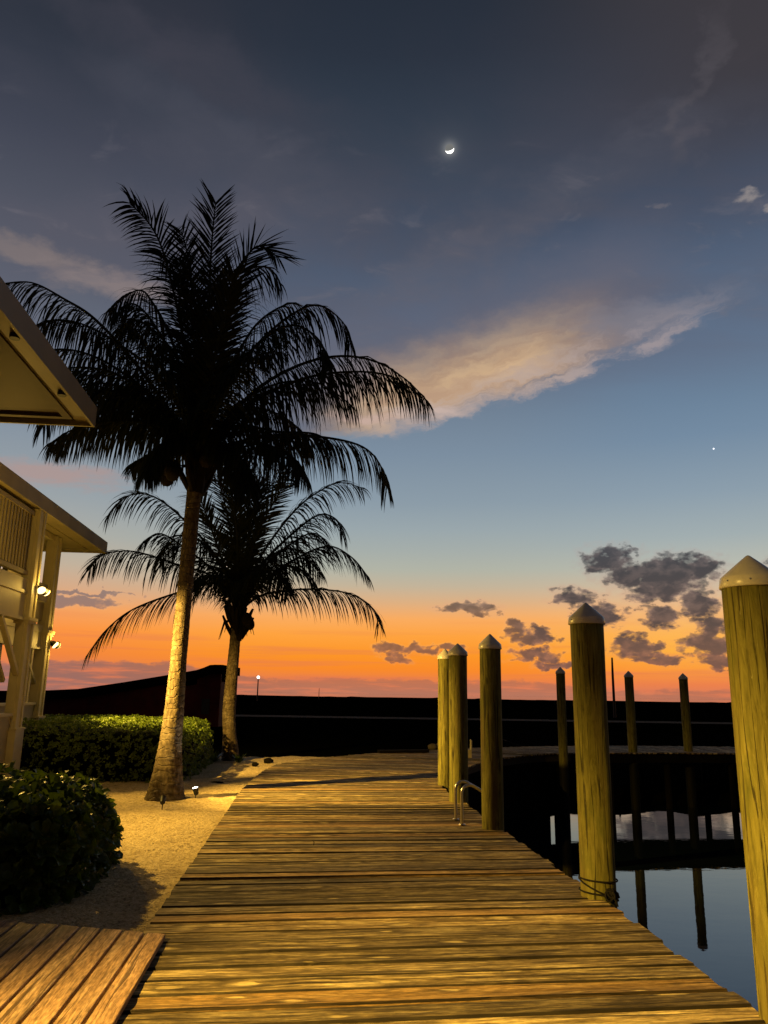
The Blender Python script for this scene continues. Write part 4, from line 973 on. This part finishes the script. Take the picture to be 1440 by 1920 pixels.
uplight((-3.2, 12.05, -0.1), (-3.42, 13.2, 0.9), 'small black uplight seen from behind at the foot of the tall palm', 5)

# ------------------------------------------------------------------ two-storey house with porch bay
HB = (-5.2, 14.8)
hroot = empty('house', W(HB[0], HB[1], -0.12), 'two-storey cream house with a louvred balcony, porch braces and deep eaves', 'house', rz=R(5.3))
def hb(name, boxes, m, parent=None, bars=()):
    mb = MB()
    for (x0, x1, y0, y1, z0, z1) in boxes: mb.box(x0 - HB[0], x1 - HB[0], y0 - HB[1], y1 - HB[1], z0 + 0.12, z1 + 0.12)
    for (a, b, w, h) in bars: mb.bar((a[0] - HB[0], a[1] - HB[1], a[2] + 0.12), (b[0] - HB[0], b[1] - HB[1], b[2] + 0.12), w, h, (1, 0, 0))
    return mb.build(name, m, parent or hroot)
# roof: flat soffit, fascia boards, low hipped top
mb = MB()
def rp(x, y, z): return (x - HB[0], y - HB[1], z + 0.12)
e0, e1, y0, y1 = -11.5, -5.12, 9.3, 19.35
mb.add([rp(e1, y0, 5.16), rp(e1, y1, 5.16), rp(e0, y1, 5.16), rp(e0, y0, 5.16), rp(-8.3, y0 + 3.2, 6.3), rp(-8.3, y1 - 3.2, 6.3)], [(0, 1, 5, 4), (1, 2, 5), (2, 3, 4, 5), (3, 0, 4)])
rf = mb.build('roof', M_ROOF, hroot)
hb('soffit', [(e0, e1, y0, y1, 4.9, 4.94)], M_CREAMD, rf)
hb('fascia', [(e1, e1 + 0.03, y0, y1 + 0.03, 4.88, 5.16), (e0, e1, y1, y1 + 0.03, 4.88, 5.16)], M_CREAMD, rf)
hb('eave_trim', [(e1 - 0.35, e1 - 0.32, y0, y1 - 0.3, 4.885, 4.9), (e0, e1 - 0.35, y1 - 0.32, y1 - 0.29, 4.885, 4.9)], M_CREAMD, rf)
# posts
def post(x0, x1, y0, y1, z0, z1, ledge, plinth, zfoot):
    p = hb('post', [(x0, x1, y0, y1, z0, z1), (x1, x1 + 0.025, y0, y0 + 0.07, plinth, z1), (x1, x1 + 0.025, y1 - 0.07, y1, plinth, z1), (x0 + 0.03, x1 - 0.03, y0 - 0.018, y0, plinth, z1)], M_CREAM)
    hb('ledge_moulding', [(x0 - 0.05, x1 + 0.07, y0 - 0.06, y1 + 0.06, ledge, ledge + 0.06), (x0 - 0.03, x1 + 0.045, y0 - 0.035, y1 + 0.035, ledge - 0.05, ledge)], M_CREAM, p)
    hb('plinth', [(x0 - 0.04, x1 + 0.055, y0 - 0.045, y1 + 0.045, zfoot, plinth), (x0 - 0.055, x1 + 0.07, y0 - 0.06, y1 + 0.06, plinth, plinth + 0.035)], M_CREAM, p)
    return p
post(-5.32, -5.13, 14.62, 14.95, -0.12, 4.88, 2.80, 0.88, -0.12)
post(-5.32, -5.13, 11.35, 11.68, -0.12, 4.88, 2.80, 0.88, -0.12)
post(-5.84, -5.63, 17.28, 17.58, -0.12, 4.88, 2.76, 1.0, -0.12)
hb('post', [(-6.75, -6.6, 17.4, 17.55, 1.2, 4.88)], M_CREAM)
# bay towards the camera
for ya, yb in ((11.68, 14.62), (9.3, 11.35)):
    hb('beam', [(-5.31, -5.2, ya, yb, 2.84, 3.28), (-5.34, -5.16, ya, yb, 2.80, 2.86), (-5.33, -5.17, ya, yb, 3.28, 3.34)], M_CREAM)
    hb('floor_edge', [(-5.33, -5.2, ya, yb, 3.34, 3.55)], M_CREAM)
    sc = hb('balcony_screen', [(-5.30, -5.2, ya, yb, 3.62, 3.70), (-5.30, -5.2, ya, yb, 4.74, 4.82)], M_CREAMD)
    hb('baluster', [(-5.27, -5.215, y, y + 0.045, 3.70, 4.74) for y in [ya + 0.05 + 0.14 * k for k in range(int((yb - ya) / 0.14))]], M_CREAMD, sc)
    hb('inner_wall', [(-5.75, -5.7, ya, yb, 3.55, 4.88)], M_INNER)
    hb('half_wall', [(-5.30, -5.2, ya, yb, -0.12, 1.12)], M_CREAMD)
    hb('sill', [(-5.34, -5.16, ya, yb, 1.12, 1.17)], M_CREAM)
hb('brace', [], M_CREAM, bars=[((-5.2, 14.60, 1.85), (-5.2, 13.55, 2.8), 0.07, 0.09)])
hb('brace', [], M_CREAM, bars=[((-5.42, 14.60, 1.72), (-5.42, 13.55, 2.7), 0.07, 0.09)])
hb('brace', [], M_CREAM, bars=[((-5.2, 11.7, 1.85), (-5.2, 12.75, 2.8), 0.07, 0.09)])
hb('stud', [(-5.5, -5.4, 14.05, 14.15, 1.17, 2.84), (-5.5, -5.4, 13.65, 13.75, 1.17, 2.84)], M_CREAM)
hb('floor_slab', [(-11.4, -5.34, 9.4, 16.2, 3.30, 3.5)], M_CREAMD)
hb('wall', [(-7.6, -7.5, 9.3, 16.0, -0.12, 4.9), (-11.4, -7.6, 15.9, 16.0, -0.12, 4.9)], M_CREAMD)
# porch bay at the far end
hb('beam', [(-5.82, -5.72, 14.95, 17.28, 2.44, 2.76), (-5.86, -5.68, 14.95, 17.28, 2.41, 2.45)], M_CREAM)
hb('floor_edge', [(-5.85, -5.70, 14.95, 17.28, 2.76, 2.92)], M_CREAM)
hb('balcony_panel', [(-5.80, -5.74, 14.95, 17.28, 3.02, 3.72), (-5.83, -5.70, 14.95, 17.28, 3.72, 3.78)], M_CREAMD)
hb('half_wall', [(-5.82, -5.70, 14.95, 17.28, -0.12, 1.27)], M_CREAMD)
hb('sill', [(-5.86, -5.66, 14.95, 17.28, 1.27, 1.32)], M_CREAM)
hb('brace', [], M_CREAM, bars=[((-5.76, 17.26, 1.72), (-5.76, 16.3, 2.42), 0.06, 0.08)])
hb('brace', [], M_CREAM, bars=[((-5.9, 17.26, 1.60), (-5.9, 16.3, 2.34), 0.06, 0.08)])
hb('stud', [(-5.8, -5.73, 16.86, 16.95, 1.32, 2.42)], M_CREAM)
hb('top_plate', [(-5.82, -5.66, 14.95, 17.6, 4.76, 4.88)], M_CREAM)

# ------------------------------------------------------------------ near house: wall, eave over the platform
HB = (-3.7, 4.0)
nroot = empty('house', W(HB[0], HB[1], -0.12), 'near house showing only the corner of its roof eave above the shrub', 'house', rz=R(5.3))
e0, e1, y0, y1 = -9.0, -2.9, -6.0, 9.72
mb = MB(); mb.add([rp(e1, y0, 5.15), rp(e1, y1, 5.15), rp(e0, y1, 5.15), rp(e0, y0, 5.15), rp(-6, y0 + 3, 6.2), rp(-6, y1 - 3, 6.2)], [(0, 1, 5, 4), (1, 2, 5), (2, 3, 4, 5), (3, 0, 4)])
rf = mb.build('roof', M_ROOF, nroot)
def hb2(name, boxes, m, parent): return hb(name, boxes, m, parent)
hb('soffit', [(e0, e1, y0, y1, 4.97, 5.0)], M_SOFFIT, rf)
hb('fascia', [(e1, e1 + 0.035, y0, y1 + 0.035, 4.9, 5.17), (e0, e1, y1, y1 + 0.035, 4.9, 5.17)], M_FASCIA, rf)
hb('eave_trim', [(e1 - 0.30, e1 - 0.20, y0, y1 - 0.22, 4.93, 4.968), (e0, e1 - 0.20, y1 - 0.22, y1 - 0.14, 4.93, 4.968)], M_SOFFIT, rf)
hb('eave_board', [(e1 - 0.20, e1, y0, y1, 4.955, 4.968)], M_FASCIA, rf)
for yy in (7.2, 8.68):
    c = MB(); c.lathe([(0.05, 0.0), (0.05, 0.05), (0.035, 0.06)], 12, c=rp(e1 - 0.06, yy, 4.9)); c.build('soffit_vent', M_BLACK, rf)
hb('wall', [(-3.78, -3.66, -6.0, 8.4, -0.12, 4.96), (-9.0, -3.78, 8.28, 8.4, -0.12, 4.96)], M_CREAMD, nroot)
hb('skirting', [(-3.66, -3.62, -6.0, 8.43, -0.12, 0.12)], M_CREAM, nroot)

# ------------------------------------------------------------------ dark red shed
sroot = empty('shed', (-11.0, 41.0, -0.12), 'long low dark red shed with a roof sweeping up to its right end', 'shed')
top = [(-20.5, 1.46), (-17.6, 1.47), (-15.2, 1.61), (-12.84, 1.99), (-10.44, 2.42), (-9.32, 2.63), (-8.95, 2.76), (-8.66, 2.89), (-8.40, 2.91), (-8.02, 2.91)]
def prism(name, prof, zb, y0, y1, m, parent=sroot):
    mb = MB(); n = len(prof); ox, oy, oz = 11.0, -41.0, 0.12
    vs = []
    for y in (y0, y1):
        vs += [(x + ox, y + oy, z + oz) for x, z in prof] + [(x + ox, y + oy, (zb if not callable(zb) else zb(z)) + oz) for x, z in prof]
    fs = []
    for i in range(n - 1):
        fs += [(i, i + 1, n + i + 1, n + i), (2 * n + i, 3 * n + i, 3 * n + i + 1, 2 * n + i + 1), (i, 2 * n + i, 2 * n + i + 1, i + 1), (n + i, n + i + 1, 3 * n + i + 1, 3 * n + i)]
    fs += [(0, n, 3 * n, 2 * n), (n - 1, 3 * n - 1, 4 * n - 1, 2 * n - 1)]
    mb.add(vs, fs); return mb.build(name, m, parent)
prism('roof', top, lambda z: z - 0.45, 39.6, 44.6, M_DARKR)
wl = [(x, z - 0.455) for x, z in top]
def cut(x0, x1): return [(x, z) for x, z in wl if x0 < x < x1]
def zi(x):
    for (xa, za), (xb, zb) in zip(wl[:-1], wl[1:]):
        if xa <= x <= xb: return za + (zb - za) * (x - xa) / (xb - xa)
    return wl[-1][1]
for ya, yb in ((39.8, 39.95), (44.3, 44.4)):
    a, b = -9.95, -9.3
    prism('wall', [(-20.4, zi(-20.4))] + cut(-20.4, a) + [(a, zi(a))], -0.12, ya, yb, M_RED)
    prism('wall', [(a, zi(a) - 0.24), (b, zi(b) - 0.28)], -0.12, ya, yb, M_RED)
    prism('wall', [(b, zi(b))] + cut(b, -8.1) + [(-8.1, zi(-8.1))], -0.12, ya, yb, M_RED)
mb = MB(); mb.box(11 - 8.3, 11 - 8.1, -1.0, 3.2, 0, 2.2); mb.build('end_wall', M_RED, sroot)
mb = MB(); mb.box(11 - 8.98, 11 - 8.6, -1.25, -1.2, 0.6, 1.35); mb.build('shutter', M_BLACK, sroot)

# ------------------------------------------------------------------ small far things
t = empty('street_lamp', (-21.1, 135, 0.1), 'lone lit lamp on a thin pole far off on the horizon', 'street lamp')
mb = MB(); mb.tube([(0, 0, -0.3), (0, 0, 3.75)], [0.12, 0.09], 8); mb.build('pole', M_BLACK, t)
mb = MB(); mb.sphere((0, 0, 3.95), 0.26, 12, 8); mb.build('lamp_globe', emit('globe_light', (1.0, 0.95, 0.85), 3.0), t)
def pole(name, x, y, z0, z1, r, lab, cat='pole'):
    mb = MB(); mb.tube([(0, 0, 0), (0, 0, (z1 - z0) * 0.7), (0.02, 0, z1 - z0)], [r, r * 0.85, r * 0.6], 8)
    o = mb.build(name, M_BLACK); o.location = (x, y, z0); return tag(o, lab, cat)
pole('utility_pole', 20.6, 70.0, -0.13, 5.08, 0.13, 'tall bare pole on the horizon behind the roped piling')
pole('marker_post', -11.0, 140.0, 0.3, 2.4, 0.06, 'hair-thin post on the horizon left of the close pair of pilings')
pole('marker_post', 13.06, 128.0, -0.13, 1.95, 0.3, 'stubby dark post on the horizon between the close pair and the next piling')
t = empty('standpipe', (2.36, 21.25, 0.0), 'small pale standpipe on a block at the bend of the walk', 'standpipe')
mb = MB(); mb.box(-0.08, 0.05, -0.06, 0.06, 0.0, 0.2); mb.build('base_block', M_CREAMD, t)
mb = MB(); mb.tube([(0.04, 0, 0.2), (0.045, 0, 0.43), (0.02, 0, 0.455)], [0.03, 0.03, 0.02], 10); mb.build('pipe', M_CREAM, t)
mb = MB(); mb.bar((-0.05, 22.35, 0.045), (1.35, 22.8, 0.045), 0.22, 0.07); tag(mb.build('timber', M_BULK), 'flat dark timber lying along the back edge of the boardwalk', 'timber')
mb = MB(); mb.tube([(0, 0, 0.0), (0.004, 0, 0.03), (-0.012, 0.01, 0.05)], [0.004, 0.004, 0.002], 5); o = mb.build('twig', M_BLACK); o.location = (-0.7, 8.88, 0.004); tag(o, 'tiny twig standing up between boards in the middle of the walk', 'twig')

# ------------------------------------------------------------------ moon and evening star
D = 9000.0
mc = md * D + Vector((0, 0, 1.6))
mb = MB(); me_o = None
mb.sphere((0, 0, 0), D * 0.0052, 96, 72)
mo = mb.build('moon', M_EARTHSH, smooth=True); mo.data.materials.append(M_MOON); mo.location = mc
right = md.cross(Vector((0, 0, 1))).normalized(); upv = right.cross(md).normalized()
sd = (right * 0.24 - upv * 0.93 + md * 0.42).normalized()
for p in mo.data.polygons:
    if p.center.normalized().dot(sd) > 0.0: p.material_index = 1
tag(mo, 'bright crescent moon, horns upward, high in the dusk sky', 'moon')
def dirv(a, e): return Vector((math.sin(R(a)) * math.cos(R(e)), math.cos(R(a)) * math.cos(R(e)), math.sin(R(e))))
mb = MB(); mb.sphere((0, 0, 0), D * 0.0010, 12, 8); st = mb.build('planet', M_STAR); st.location = dirv(24.14, 16.88) * D
tag(st, 'tiny bright evening star low in the blue sky on the right', 'star')
